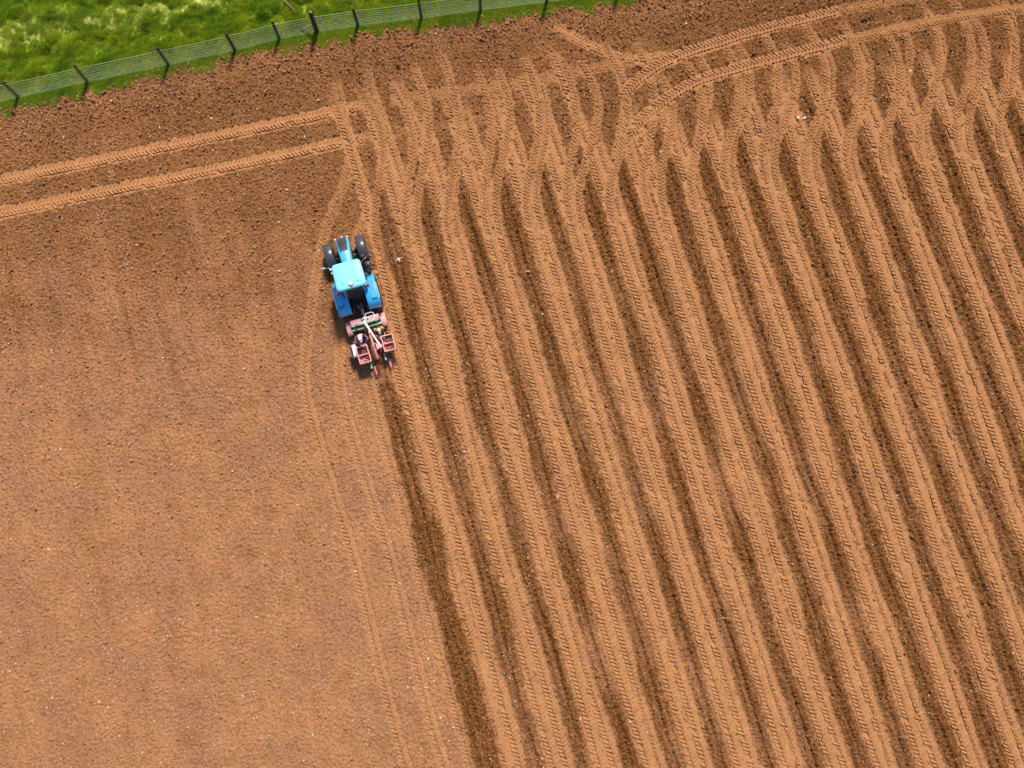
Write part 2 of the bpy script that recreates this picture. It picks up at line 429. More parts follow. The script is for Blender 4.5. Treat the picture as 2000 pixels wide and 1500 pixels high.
# --- the older headland run along the fence, left part
U_L = [(-30, 16.2), (-24.25, 17.45), (-20.06, 18.29), (-15.86, 19.24), (-11.63, 20.15), (-8.66, 20.82), (-5.8, 21.45), (-0.4, 22.2), (2.6, 22.75), (5.4, 23.4), (8.1, 23.85), (11.0, 24.7)]
L_L = [(-30, 14.5), (-24.1, 15.78), (-19.95, 16.69), (-15.77, 17.57), (-11.56, 18.52), (-8.42, 19.24), (-5.6, 19.85), (-2.0, 20.3), (1.4, 20.95), (4.4, 21.3), (7.4, 21.7), (9, 22.4)]
single(U_L[:7], w=0.66, depth=0.04, fade1=2.0); single(U_L[6:], w=0.62, depth=0.03, strength=0.62, bar=0.8); single(L_L[:7], w=0.66, depth=0.04, fade1=2.0); single(L_L[6:9], w=0.6, strength=0.35, bar=0.7, fade1=2.0)
single([(1.2, 25.9), (1.7, 25.5), (3.72, 24.23), (5.57, 23.48), (8.06, 23.75), (11.2, 24.7)], w=0.6, strength=0.85, fade0=2.0)
# --- light passes on the unplanted soil to the side of the tractor
F_C = [(-2.4, -12.5), (-3.75, -9.0), (-4.15, -7.8), (-6.5, 0.9), (-7.2, 2.6), (-8.85, 7.85), (-8.45, 11.9), (-8.2, 13.9), (-7.85, 15.6), (-6.95, 17.2), (-6.9, 19.4), (-7.6, 22.2), (-8.0, 23.6)]
pair(F_C, gauge=1.56, w=0.52, strength=0.66, depth=0.03, fade1=1.5, bar=0.85, edge=0.045)
# --- planting passes, oldest (far side) first
KMAX = 17
for k in range(KMAX, -1, -1):
    ye = row_end(k); yt = 10.9 if k == 0 else ye
    line = [(row_x(k, y), y) for y in np.arange(-12.6, yt + 0.01, 0.8)]
    if k == 0:
        c0 = np.array(line)
        single(offset(c0, 0.72), w=0.64); single(offset(c0, -0.72), w=0.56, strength=0.62, depth=0.03, bar=0.9)
        fr = np.array([(row_x(0, y), y) for y in np.arange(9.5, 13.4, 0.5)])
        single(offset(fr, 0.76), w=0.45, strength=1.0); single(offset(fr, -0.76), w=0.45, strength=0.6)
        LAYERS.append(seedband(0, -14, 7.9, amp=1.3, half=0.50))
        continue
    ext = 1.6 + 1.6 * random.random() if k > 6 else 4.2 + 1.6 * random.random()
    x1 = row_x(k, yt); A = line + [(x1 + ROW_S * t_ - 0.012 * t_ * t_ * (k < 7), yt + t_) for t_ in np.arange(0.4, ext, 0.4)]
    pair(A, gauge=1.35 + 0.05 * random.random(), w=0.61 + 0.04 * random.random(), strength=0.96, fade1=2.6)
    LAYERS.append(seedband(k, -14, ye + random.uniform(-0.4, 0.5), amp=0.92 + 0.16 * random.random()))
    # leaving the row: swing out to the right, then curl back to the left across the headland
    turn = 10 + min(k, 12) * 1.6 + random.uniform(-4, 4); topl = 36 + random.uniform(-9, 9)
    yst = ye - (3.0 + 0.7 * random.random()); B = [(row_x(k, yst - 1.2), yst - 1.2), (row_x(k, yst), yst)]
    hd = -16.1; x, y = B[-1]; sdist = 0.0; total = 8.0 + random.uniform(-0.8, 0.8) + (1.0 if k < 7 else 0.4)
    while sdist < total:
        tgt = -16.1 + (turn + 16.1) * sst(np.array(sdist), 0.0, 1.8) - (turn + topl) * sst(np.array(sdist), 2.6, total)
        x += 0.3 * math.sin(math.radians(float(tgt))); y += 0.3 * math.cos(math.radians(float(tgt))); sdist += 0.3; B.append((x, y))
    pair(B, gauge=1.42, w=0.48, strength=0.78, fade0=1.2, fade1=1.4, depth=0.055)
# --- the fresh deep run over the headland prints, right part
single([(5.3, 18.6), (5.88, 20.28), (7.38, 21.53), (8.88, 22.5), (11.13, 23.16), (16.03, 24.55), (16.6, 24.7)][::-1], w=0.66, depth=0.075, fade0=0.5, fade1=1.6, bar=1.35)
single([(4.9, 20.6), (5.54, 22.06), (6.7, 23.05), (8.18, 23.85), (11.19, 24.86), (15.61, 26.06), (16.3, 26.2)][::-1], w=0.66, depth=0.075, fade0=0.5, fade1=1.5, bar=1.35)
single([(15.8, 24.5), (18.68, 25.11), (21.84, 25.84), (25.0, 26.25), (29, 26.8)], w=0.6, strength=0.75, fade0=1.0, bar=0.8)
single([(15.6, 26.05), (21.3, 27.2), (28, 28.6)], w=0.6, strength=0.7, fade0=1.0, bar=0.8)
# B tracks of the far rows lie over the older end of that run
for f in LAYERS: f()

# clods in the height map: sharp small lumps, flattened where pressed
loose = (1 - comp) ** 1.3
coarse = 0.95 + 0.25 * zone + 0.55 * sst(fence_d, 3.0, 0.5) + 0.35 * moist_vignette - 0.15 * sst(5.0 - YY, 0, 6) * (XX < -4)
c1 = nz(XX, YY, 0.20, 21); c2 = nz(XX, YY, 0.125, 22); c3 = nz(XX, YY, 0.42, 23)
lumps = np.maximum(c1, -0.4) * 0.025 + c2 * 0.021 + np.maximum(c3, -0.3) * 0.015
smooth_h = (lowfreq + rut)
HH = smooth_h + lumps * (0.10 + 0.95 * loose) * coarse + 0.004 * c1 * comp
under = sst(YY - edge_y(XX), 0.0, 0.5)
HH = HH * (1 - under) - 0.12 * under

def grid_mesh(name, X, Y, Z, attrs):
    ny, nx = X.shape
    co = np.stack([X, Y, Z], -1).reshape(-1, 3).astype(np.float32)
    idx = np.arange(ny * nx).reshape(ny, nx)
    q = np.stack([idx[:-1, :-1], idx[:-1, 1:], idx[1:, 1:], idx[1:, :-1]], -1).reshape(-1, 4)
    # skirt out to the horizon, continuing the boundary
    bd = np.r_[idx[0, :], idx[1:, -1], idx[-1, -2::-1], idx[-2:0:-1, 0]]
    c0 = co[bd]; ctr = np.array([0, 8.0, 0]); base = len(co); rings = [bd]; extra = []; at = {k: [v.reshape(-1)] for k, v in attrs.items()}
    for n_, (sc_, dz) in enumerate(((1.05, -0.03), (1.25, -0.05), (30.0, -0.2))):
        p = (c0 - ctr) * sc_ + ctr; p[:, 2] = dz + (c0[:, 2] * 0.5 if n_ == 0 else 0); extra.append(p)
        rings.append(base + np.arange(len(bd))); base += len(bd)
        for k in at: at[k].append(attrs[k].reshape(-1)[bd] * (1.0 if n_ < 2 else 0.4))
    qs = [q]
    for a, b_ in zip(rings[:-1], rings[1:]):
        qs.append(np.stack([a, b_, np.roll(b_, -1), np.roll(a, -1)], -1))
    co = np.concatenate([co] + extra).astype(np.float32); q = np.concatenate(qs).astype(np.int32)
    return quads_mesh(name, co, q, {k: np.concatenate(v) for k, v in at.items()})

def quads_mesh(name, co, q, attrs):
    me = bpy.data.meshes.new(name)
    me.vertices.add(len(co)); me.vertices.foreach_set('co', np.ascontiguousarray(co, np.float32).ravel())
    me.loops.add(q.size); me.loops.foreach_set('vertex_index', np.ascontiguousarray(q, np.int32).ravel())
    me.polygons.add(len(q)); me.polygons.foreach_set('loop_start', np.arange(0, q.size, 4, dtype=np.int32))
    for k, v in attrs.items():
        a = me.attributes.new(k, 'FLOAT', 'POINT'); a.data.foreach_set('value', np.ascontiguousarray(v, np.float32).ravel())
    me.update(calc_edges=True)
    return me

field = link_mesh('field', grid_mesh('field', XX, YY, HH, {'compact': comp, 'moist_vignette': moist_vignette, 'zone': zone}), 'soil', smooth=True)
tag(field, 'brown ploughed field with planted rows and tyre tracks', 'field', kind='structure')

# ------------------------------------------------------------------ the soil blocks left standing between the tyre lugs
def tread_blocks():
    V, Q, AC, AM, AZ = [], [], [], [], []; base = 0
    NS = 4
    for T in TRACKS:
        for side in (-1, 1):
            s0 = np.arange(0.1, T.L - 0.3, T.pitch) + (T.pitch / 2 if side > 0 else 0)
            n = len(s0)
            if n == 0: continue
            s0 = s0 + rng.normal(0, 0.006, n)
            dd = np.linspace(-0.035, T.w / 2 + 0.015, NS)[None, :] + rng.normal(0, 0.006, (n, NS))
            st = T.fade(s0) * T.k
            groove = 0.046
            wb = (T.pitch - groove) / 2
            slope = 0.72
            cs = s0[:, None] + dd * slope
            vary = np.clip(1.0 + 0.16 * nz(s0, s0 * 0 + T.id * 9.7, 3.5, 17) + 0.10 * nz(s0, s0 * 0 + T.id * 5.1 + 40 * side, 0.9, 18), 0.45, 1.35)
            hgt = (0.056 * T.bar * np.clip(st, 0, 1) * vary)[:, None] * (1 + 0.18 * rng.normal(size=(n, NS)))
            ds = np.array([-wb - 0.009, -wb + 0.009, wb - 0.009, wb + 0.009])          # profile along the track
            S = cs[:, :, None] + ds[None, None, :] + rng.normal(0, 0.006, (n, NS, 4))
            D = np.repeat(dd[:, :, None], 4, 2) * side
            px = np.interp(S, T.s, T.p[:, 0]) + np.interp(S, T.s, T.n[:, 0]) * D
            py = np.interp(S, T.s, T.p[:, 1]) + np.interp(S, T.s, T.n[:, 1]) * D
            j, i = gidx(px, py)
            zb = smooth_h[j, i]
            zf = np.minimum(zb, np.median(zb, axis=2, keepdims=True))
            up = np.array([-0.03, 1.0, 1.0, -0.03])[None, None, :] * hgt[:, :, None]
            up[:, :, 0] = up[:, :, 3] = -0.012
            pz = zf + up + rng.normal(0, 0.0025, up.shape)
            own = owner[j, i]; mid = own[:, :, 1:3]
            good = (mid == T.id).all(2)                                   # per section
            segok = good[:, :-1] & good[:, 1:]
            keep = (rng.random(n) > 0.03) & (vary > 0.2)
            segok &= keep[:, None] & (st > 0.3 * T.k)[:, None]
            vid = base + np.arange(n * NS * 4).reshape(n, NS, 4)
            for sgi in range(NS - 1):
                w_ = np.nonzero(segok[:, sgi])[0]
                a, b_ = vid[w_, sgi], vid[w_, sgi + 1]
                for c_ in range(3):
                    qd = np.stack([a[:, c_], a[:, c_ + 1], b_[:, c_ + 1], b_[:, c_]], -1)
                    Q.append(qd if side < 0 else qd[:, ::-1])
            for e, flip in ((0, False), (NS - 1, True)):
                w_ = np.nonzero(segok[:, 0 if e == 0 else NS - 2])[0]
                Q.append(vid[w_, e])
            V.append(np.stack([px, py, pz], -1).reshape(-1, 3))
            AC.append(np.clip(comp[j, i] * 0.6 + 0.4 * T.k, 0, 1).ravel()); AM.append((moist_vignette[j, i] * 0.6).ravel()); AZ.append(zone[j, i].ravel())
            base += n * NS * 4
    V = np.concatenate(V); Q = np.concatenate(Q)
    used = np.zeros(len(V), bool); used[Q.ravel()] = True; remap = np.cumsum(used) - 1
    at = {'compact': np.concatenate(AC)[used], 'moist_vignette': np.concatenate(AM)[used], 'zone': np.concatenate(AZ)[used]}
    return quads_mesh('tread_print_blocks', V[used], remap[Q], at)
tb = link_mesh('tread_print_blocks', tread_blocks(), 'soil', parent=field)
tag(tb, kind='stuff')

# ------------------------------------------------------------------ scattered stuff by geometry nodes
def scatter(name, pts, rot, scl, attrs, protos, parent=None):
    me = bpy.data.meshes.new(name); n = len(pts)
    me.vertices.add(n); me.vertices.foreach_set('co', np.ascontiguousarray(pts, np.float32).ravel())
    a = me.attributes.new('rot', 'FLOAT_VECTOR', 'POINT'); a.data.foreach_set('vector', np.ascontiguousarray(rot, np.float32).ravel())
    a = me.attributes.new('scl', 'FLOAT_VECTOR', 'POINT'); a.data.foreach_set('vector', np.ascontiguousarray(scl, np.float32).ravel())
    for k, v in attrs.items():
        a = me.attributes.new(k, 'FLOAT', 'POINT'); a.data.foreach_set('value', np.ascontiguousarray(v, np.float32).ravel())
    o = bpy.data.objects.new(name, me); COL.objects.link(o)
    if parent: o.parent = parent
    pc = bpy.data.collections.new(name + '_shapes')
    for p in protos: pc.objects.link(p)
    ng = bpy.data.node_groups.new(name + '_scatter', 'GeometryNodeTree')
    ng.interface.new_socket('Geometry', in_out='INPUT', socket_type='NodeSocketGeometry')
    ng.interface.new_socket('Geometry', in_out='OUTPUT', socket_type='NodeSocketGeometry')
    gi = ng.nodes.new('NodeGroupInput'); go = ng.nodes.new('NodeGroupOutput')
    iop = ng.nodes.new('GeometryNodeInstanceOnPoints'); ci = ng.nodes.new('GeometryNodeCollectionInfo')
    ci.inputs['Collection'].default_value = pc; ci.inputs['Separate Children'].default_value = True; ci.inputs['Reset Children'].default_value = True
    iop.inputs['Pick Instance'].default_value = True
    def na(nm):
        x = ng.nodes.new('GeometryNodeInputNamedAttribute'); x.data_type = 'FLOAT_VECTOR'; x.inputs['Name'].default_value = nm
        return [s for s in x.outputs if s.enabled and s.name == 'Attribute'][0]
    e2r = ng.nodes.new('FunctionNodeEulerToRotation')
    ng.links.new(gi.outputs[0], iop.inputs['Points']); ng.links.new(ci.outputs[0], iop.inputs['Instance'])
    ng.links.new(na('rot'), e2r.inputs[0]); ng.links.new(e2r.outputs[0], iop.inputs['Rotation'])
    ng.links.new(na('scl'), iop.inputs['Scale']); ng.links.new(iop.outputs[0], go.inputs[0])
    md = o.modifiers.new('scatter', 'NODES'); md.node_group = ng
    return o

def lump_proto(name, mat, seed, sub=1, rough=0.25, flat=0.7):
    bm = bmesh.new(); bmesh.ops.create_icosphere(bm, subdivisions=sub, radius=0.5); g = random.Random(seed)
    ax = [g.uniform(0.75, 1.2), g.uniform(0.75, 1.2), flat]
    for v in bm.verts:
        k = 1 + g.uniform(-rough, rough); v.co = Vector((v.co.x * ax[0] * k, v.co.y * ax[1] * k, v.co.z * ax[2] * k))
    me = bpy.data.meshes.new(name); bm.to_mesh(me); bm.free(); me.materials.append(MAT[mat])
    return bpy.data.objects.new(name, me)

def rand_xy(n):
    y = Y0 + 0.3 + (Y1 - Y0 - 0.6) * rng.random(n); x = (2 * rng.random(n) - 1) * (half_w(y) - 0.3)
    return x, y
x, y = rand_xy(330000); j, i = gidx(x, y)
dens = np.clip((1 - comp[j, i]) ** 1.2 * (0.55 + 0.45 * zone[j, i] + 0.2 * moist_vignette[j, i]) * (1.0 + 0.35 * nz(x, y, 1.1, 31)) + 0.05, 0, 1) * (edge_y(x) - y > -0.15)
k_ = rng.random(len(x)) < dens * 0.75
x, y, j, i = x[k_], y[k_], j[k_], i[k_]
n = len(x); size = np.exp(rng.normal(np.log(0.052), 0.36, n)) * (0.85 + 0.15 * zone[j, i] + 0.40 * sst(fence_d[j, i], 2.5, 0.3)); size = np.clip(size * (1 - 0.3 * sst(moist_vignette[j, i], 0.5, 0.9)), 0.022, 0.15)
big_ = rng.random(n) < 0.012; size[big_] *= 1.5; zz = HH[j, i] + size * 0.25
clods = scatter('soil_clods', np.stack([x, y, zz], 1), rng.random((n, 3)) * [0.6, 0.6, 6.28], size[:, None] * rng.uniform(0.75, 1.3, (n, 3)),
                {'compact': np.clip(comp[j, i] + rng.normal(0.25, 0.2, n), 0, 1), 'moist_vignette': np.clip(moist_vignette[j, i] * rng.uniform(0.55, 1.0, n), 0, 1), 'zone': np.clip(zone[j, i] + rng.normal(-0.2, 0.25, n), 0, 1)},
                [lump_proto('clod_shape', 'clod', s) for s in range(8)], parent=field)
tag(clods, kind='stuff')
x, y = rand_xy(80000); j, i = gidx(x, y)
k_ = (rng.random(len(x)) < np.clip(0.30 + 0.3 * nz(x, y, 2.6, 33), 0.02, 1) * (0.30 + 0.7 * (1 - comp[j, i])) * (0.35 + 0.65 * sst(-x, -3, 3)) * (1 + 1.6 * sst(9.5 - y, 0, 3) * np.exp(-((x - row_x(0, y) + 1.5) / 0.9) ** 2))) & (edge_y(x) - y > 0.1)
x, y, j, i = x[k_], y[k_], j[k_], i[k_]; n = len(x)
size = np.clip(np.exp(rng.normal(np.log(0.042), 0.38, n)), 0.02, 0.13)
stones = scatter('small_pale_stones', np.stack([x, y, HH[j, i] + size * 0.12], 1), rng.random((n, 3)) * [0.5, 0.5, 6.28], size[:, None] * rng.uniform(0.75, 1.3, (n, 3)), {},
                 [lump_proto('stone_shape', 'stone', 40 + s) for s in range(6)], parent=field)
tag(stones, kind='stuff')

def ground_z(x, y):
    j, i = gidx(np.array([x]), np.array([y])); return float(HH[j, i][0])

# ------------------------------------------------------------------ meadow beyond the field edge
def meadow_h(x, v):
    """ground height of the meadow; v = metres past the field edge"""
    y = edge_y(x) + v
    return 0.045 * sst(v, -0.15, 0.35) + (0.07 * nz(x, y, 1.7, 41) + 0.05 * nz(x, y, 0.7, 42) + 0.05) * sst(v, 0.7, 2.2) + 0.02 * nz(x, y, 0.35, 43) * sst(v, 0.0, 0.6)
def straw_f(x, y):
    """the pale trampled strip that runs along the bank"""
    c = np.interp(x, [-40, -25, -20.5, -17, -14.5, -9], [22.3, 24.55, 25.35, 26.0, 26.7, 28.2])
    d = y - c + 0.25 * nz(x, y, 1.5, 44)
    return np.exp(-(d / 0.42) ** 2) * np.clip(0.75 + 0.45 * nz(x, y, 0.9, 45), 0, 1.2) + 0.5 * np.exp(-((d - 0.75) / 0.4) ** 2) * np.clip(nz(x, y, 1.2, 46), 0, 1)
mx_ = np.concatenate([[-400, -150, -60], np.arange(-32, 16, 0.14), np.arange(16, 34, 0.5), [60, 150, 400]])
mv_ = np.concatenate([np.arange(-0.2, 8.5, 0.14), [9.5, 12, 18, 40, 120, 600]])
MX = np.repeat(mx_[None, :], len(mv_), 0); MV = np.repeat(mv_[:, None], len(mx_), 1)
jag = (0.16 * nz(MX, MX * 0, 0.9, 47) + 0.10 * nz(MX, MX * 0 + 3, 0.35, 48)) * sst(MV, 0.8, -0.1)
MYY = edge_y(MX) + MV + jag; MZ = meadow_h(MX, MV); MZ[0, :] = -0.06
idx = np.arange(MX.size).reshape(MX.shape)
q = np.stack([idx[:-1, :-1], idx[:-1, 1:], idx[1:, 1:], idx[1:, :-1]], -1).reshape(-1, 4)
meadow = link_mesh('meadow', quads_mesh('meadow', np.stack([MX, MYY, MZ], -1).reshape(-1, 3), q, {'straw': np.clip(straw_f(MX, MYY) * 0.8, 0, 0.85)}), 'turf', smooth=True)
tag(meadow, 'green meadow beyond the fence at the field edge', 'meadow', kind='structure')

def tuft_proto(seed, blades=26, spread=0.5):
    g = random.Random(seed); V = []; F = []
    for _ in range(blades):
        a = g.uniform(0, 6.283); r = g.uniform(0, spread); bx_, by_ = r * math.cos(a), r * math.sin(a)
        la = g.uniform(0, 6.283); lean = g.uniform(0.1, 0.75); L = g.uniform(0.55, 1.0); w = g.uniform(0.012, 0.026)
        dx, dy = math.cos(la), math.sin(la); px_, py_ = -dy * w, dx * w
        b0 = len(V)
        for t_, ww in ((0, 1), (0.5, 0.8), (0.85, 0.4)):
            cx, cy, cz = bx_ + dx * lean * L * t_ * t_, by_ + dy * lean * L * t_ * t_, L * t_ * (1 - 0.25 * lean * t_)
            V += [(cx - px_ * ww, cy - py_ * ww, cz), (cx + px_ * ww, cy + py_ * ww, cz)]
        F += [(b0, b0 + 1, b0 + 3, b0 + 2), (b0 + 2, b0 + 3, b0 + 5, b0 + 4)]
    me = bpy.data.meshes.new('tuft_shape'); me.from_pydata(V, [], F); me.materials.append(MAT['blade'])
    return bpy.data.objects.new('tuft_shape', me)
n = 190000
gx = rng.uniform(-31, 15, n); gv = rng.uniform(-0.05, 7.6, n) ; gv[: n // 3] = rng.uniform(-0.12, 1.2, n // 3)
gj = (0.16 * nz(gx, gx * 0, 0.9, 47) + 0.10 * nz(gx, gx * 0 + 3, 0.35, 48)) * sst(gv, 0.8, -0.1)
gy = edge_y(gx) + gv + gj
stw = straw_f(gx, gy)
keep = (gy < 29.6 + 0 * gx) & (rng.random(n) < np.clip(0.85 + 0.2 * nz(gx, gy, 0.8, 49), 0.4, 1) * (1 - 0.55 * np.clip(stw, 0, 1)))
gx, gv, gy, stw = gx[keep], gv[keep], gy[keep], stw[keep]; n = len(gx)
tall = sst(gv, 0.45, 1.3)
L = (0.12 + 0.05 * rng.random(n)) * (1 - tall) + tall * np.clip(0.19 + 0.055 * nz(gx, gy, 1.4, 50) + 0.03 * rng.normal(size=n), 0.10, 0.6)
L *= 1 - 0.5 * np.clip(stw, 0, 1)
L[gv < 0.15] *= 0.75
windx = 0.22 * nz(gx, gy, 2.5, 51); windy = 0.22 * nz(gx, gy, 2.5, 52)
grass = scatter('grass', np.stack([gx, gy, meadow_h(gx, gv) - 0.01], 1), np.stack([windx, windy, rng.uniform(0, 6.28, n)], 1),
                np.stack([L * 0.35 + 0.17, L * 0.35 + 0.17, L], 1), {'straw': np.clip(stw * 0.55 + 0.12 * rng.random(n) ** 3 + 0.05 * (1 - tall), 0, 0.9)}, [tuft_proto(60 + s) for s in range(10)])
tag(grass, 'long green grass growing along and beyond the fence', 'grass', kind='stuff')

# ------------------------------------------------------------------ stock fence
POSTS = [(-26.9, 20.75), (-23.64, 21.56), (-20.4, 22.35), (-16.55, 23.24), (-13.37, 23.98), (-11.26, 24.58), (-9.46, 24.95), (-7.47, 25.27), (-4.39, 25.67), (-1.52, 26.08), (1.7, 26.52), (5.2, 27.0), (8.8, 27.55)]
POST_H = [1.62, 1.62, 1.66, 1.68, 1.70, 1.62, 1.78, 1.62, 1.66, 1.62, 1.6, 1.6, 1.6]
fence = empty('wire_fence', (POSTS[0][0], POSTS[0][1], 0)); fo = Vector((POSTS[0][0], POSTS[0][1], 0))
tag(fence, 'wire mesh fence on dark wooden posts between field and meadow', 'fence')
def v_of(x, y): return y - float(edge_y(x))
for n_, ((x, y), h) in enumerate(zip(POSTS, POST_H)):
    thick = 0.12 if n_ == 6 else 0.075
    g = random.Random(n_); lx, ly = g.uniform(-0.03, 0.03), g.uniform(-0.03, 0.03)
    bm = bmesh.new()
    tube_bm(bm, [(x - fo.x, y - fo.y, -0.1), (x - fo.x + lx * 0.5, y - fo.y + ly * 0.5, h * 0.5), (x - fo.x + lx, y - fo.y + ly, h - 0.03), (x - fo.x + lx, y - fo.y + ly, h)], [thick * 1.05, thick, thick * 0.95, thick * 0.6], 9)
    o = from_bm('post', bm, 'wood', fence, True)
    if n_ == 6:
        o['label'] = 'thick dark strainer post with a pale top'
        bmc = bmesh.new(); lathe_bm(bmc, [(h, 0.075), (h + 0.03, 0.08), (h + 0.05, 0.05)], 'Z', (x - fo.x + lx, y - fo.y + ly, 0), 10)
        from_bm('post_cap', bmc, 'wood_grey', o, True)
        tube('brace', [(x - fo.x - 0.85, y - fo.y + 0.05, 0.05), (x - fo.x - 0.02, y - fo.y, 0.75)], 0.04, 'wood_grey', fence, 7)
WIRE_Z = [0.10, 0.20, 0.30, 0.41, 0.53, 0.66, 0.80, 0.96, 1.12, 1.30, 1.50]
def fence_line(z, sag=0.0):
    P = []
    for a in range(len(POSTS) - 1):
        for t_ in (0, 0.25, 0.5, 0.75):
            x = POSTS[a][0] * (1 - t_) + POSTS[a + 1][0] * t_; y = POSTS[a][1] * (1 - t_) + POSTS[a + 1][1] * t_
            P.append((x - fo.x, y - fo.y - 0.07, z - sag * 4 * t_ * (1 - t_)))
    P.append((POSTS[-1][0] - fo.x, POSTS[-1][1] - fo.y - 0.07, z))
    return P
for z in WIRE_Z:
    tube('wire', fence_line(z + random.uniform(-0.01, 0.01), 0.02), 0.0030 if z < 1.45 else 0.005, 'wire', fence, 5)
bm = bmesh.new(); fl = np.array(fence_line(0)); dl = np.r_[0, np.cumsum(np.hypot(*np.diff(fl[:, :2], axis=0).T))]
for s in np.arange(0.15, dl[-1], 0.6):
    x, y = np.interp(s, dl, fl[:, 0]), np.interp(s, dl, fl[:, 1]); tube_bm(bm, [(x, y - 0.004, 0.08), (x, y - 0.004, 1.12)], 0.0018, 3, caps=False)
o = from_bm('stay_wires', bm, 'wire', fence); o['kind'] = 'stuff'

# ------------------------------------------------------------------ tractor (x right, y forward, z up from the ground under the rear axle)
RZ = math.atan2(0.2767, 0.961)
TO = Vector((-6.96 - 0.07 * 0.961, 11.55 - 0.07 * 0.2767, -0.04))
tr = empty('tractor', TO, RZ)
tag(tr, 'bright blue farm tractor pulling the red planter across the field', 'tractor')
def ring_top(y, w, zt, zb, r=0.12):
    """closed cross-section with rounded shoulders"""
    P = [(-w, y, zb), (-w, y, zt - r)]
    for a in (160, 135, 110): P.append((-w + r + r * math.cos(math.radians(a)), y, zt - r + r * math.sin(math.radians(a))))
    P += [(-w * 0.45, y, zt + 0.012), (0, y, zt + 0.02), (w * 0.45, y, zt + 0.012)]
    for a in (70, 45, 20): P.append((w - r + r * math.cos(math.radians(a)), y, zt - r + r * math.sin(math.radians(a))))
    P += [(w, y, zt - r), (w, y, zb)]
    return P
loft('hood', [ring_top(1.12, 0.25, 1.62, 0.98), ring_top(1.5, 0.26, 1.62, 0.95), ring_top(2.0, 0.285, 1.60, 0.92), ring_top(2.4, 0.30, 1.55, 0.90), ring_top(2.62, 0.305, 1.47, 0.88), ring_top(2.70, 0.28, 1.36, 0.88)], 'blue_hood', tr)
hood = tr.children[-1]
g_bm = bmesh.new()                                            # black mesh inlay on the bonnet nose
pts = [(-0.17, 2.00, 1.645), (0.17, 2.00, 1.645), (0.225, 2.42, 1.605), (0.215, 2.64, 1.535), (-0.215, 2.64, 1.535), (-0.225, 2.42, 1.605)]
top = [g_bm.verts.new(p) for p in pts]; bot = [g_bm.verts.new((p[0], p[1], p[2] - 0.05)) for p in pts]
g_bm.faces.new(top[::-1]); g_bm.faces.new(bot)
for k in range(6): g_bm.faces.new((top[k], top[(k + 1) % 6], bot[(k + 1) % 6], bot[k]))
grl = from_bm('bonnet_grille', g_bm, 'greyplastic', tr)
for k in range(6):
    yy = 2.1 + k * 0.09; zz_ = 1.649 - (0.0 if yy < 2.05 else (yy - 2.02) * 0.115) - max(0, yy - 2.42) * 0.25
    box('slat', (-0.15, 0.15, yy, yy + 0.03, zz_, zz_ + 0.012), 'black', grl, 0.003, 1)
for sx in (-1, 1):
    box('hood_side_panel', (sx * 0.303 - 0.008, sx * 0.303 + 0.008, 1.35, 2.3, 0.93, 1.22), 'black', hood, 0.004, 1)
    box('headlight', (sx * 0.2 - 0.07, sx * 0.2 + 0.07, 2.66, 2.74, 1.12, 1.26), 'lamp_white', tr, 0.02)
    box('nose_marker', (sx * 0.28 - 0.035, sx * 0.28 + 0.035, 2.62, 2.69, 1.44, 1.50), 'lamp_white', tr, 0.015)
box('front_grille', (-0.24, 0.24, 2.66, 2.72, 0.62, 1.10), 'black', tr, 0.02)
box('front_bumper', (-0.30, 0.30, 2.70, 2.86, 0.48, 0.78), 'black', tr, 0.04, 3)
box('tow_hook', (-0.05, 0.05, 2.84, 2.95, 0.78, 0.90), 'steel', tr, 0.015)
box('chassis', (-0.22, 0.22, -0.35, 2.6, 0.48, 0.95), 'black', tr, 0.04)
box('gearbox', (-0.30, 0.30, -0.55, 0.55, 0.45, 1.05), 'black', tr, 0.06)
tube('front_axle', [(-0.72, 2.2, 0.55), (0, 2.2, 0.60), (0.72, 2.2, 0.55)], 0.075, 'black', tr, 10)
tube('rear_axle', [(-0.8, 0, 0.78), (0.8, 0, 0.78)], 0.11, 'black', tr, 12)
for sx in (-1, 1): tube('steering_rod', [(sx * 0.12, 2.02, 0.62), (sx * 0.6, 2.05, 0.58)], 0.022, 'steel', tr, 6)
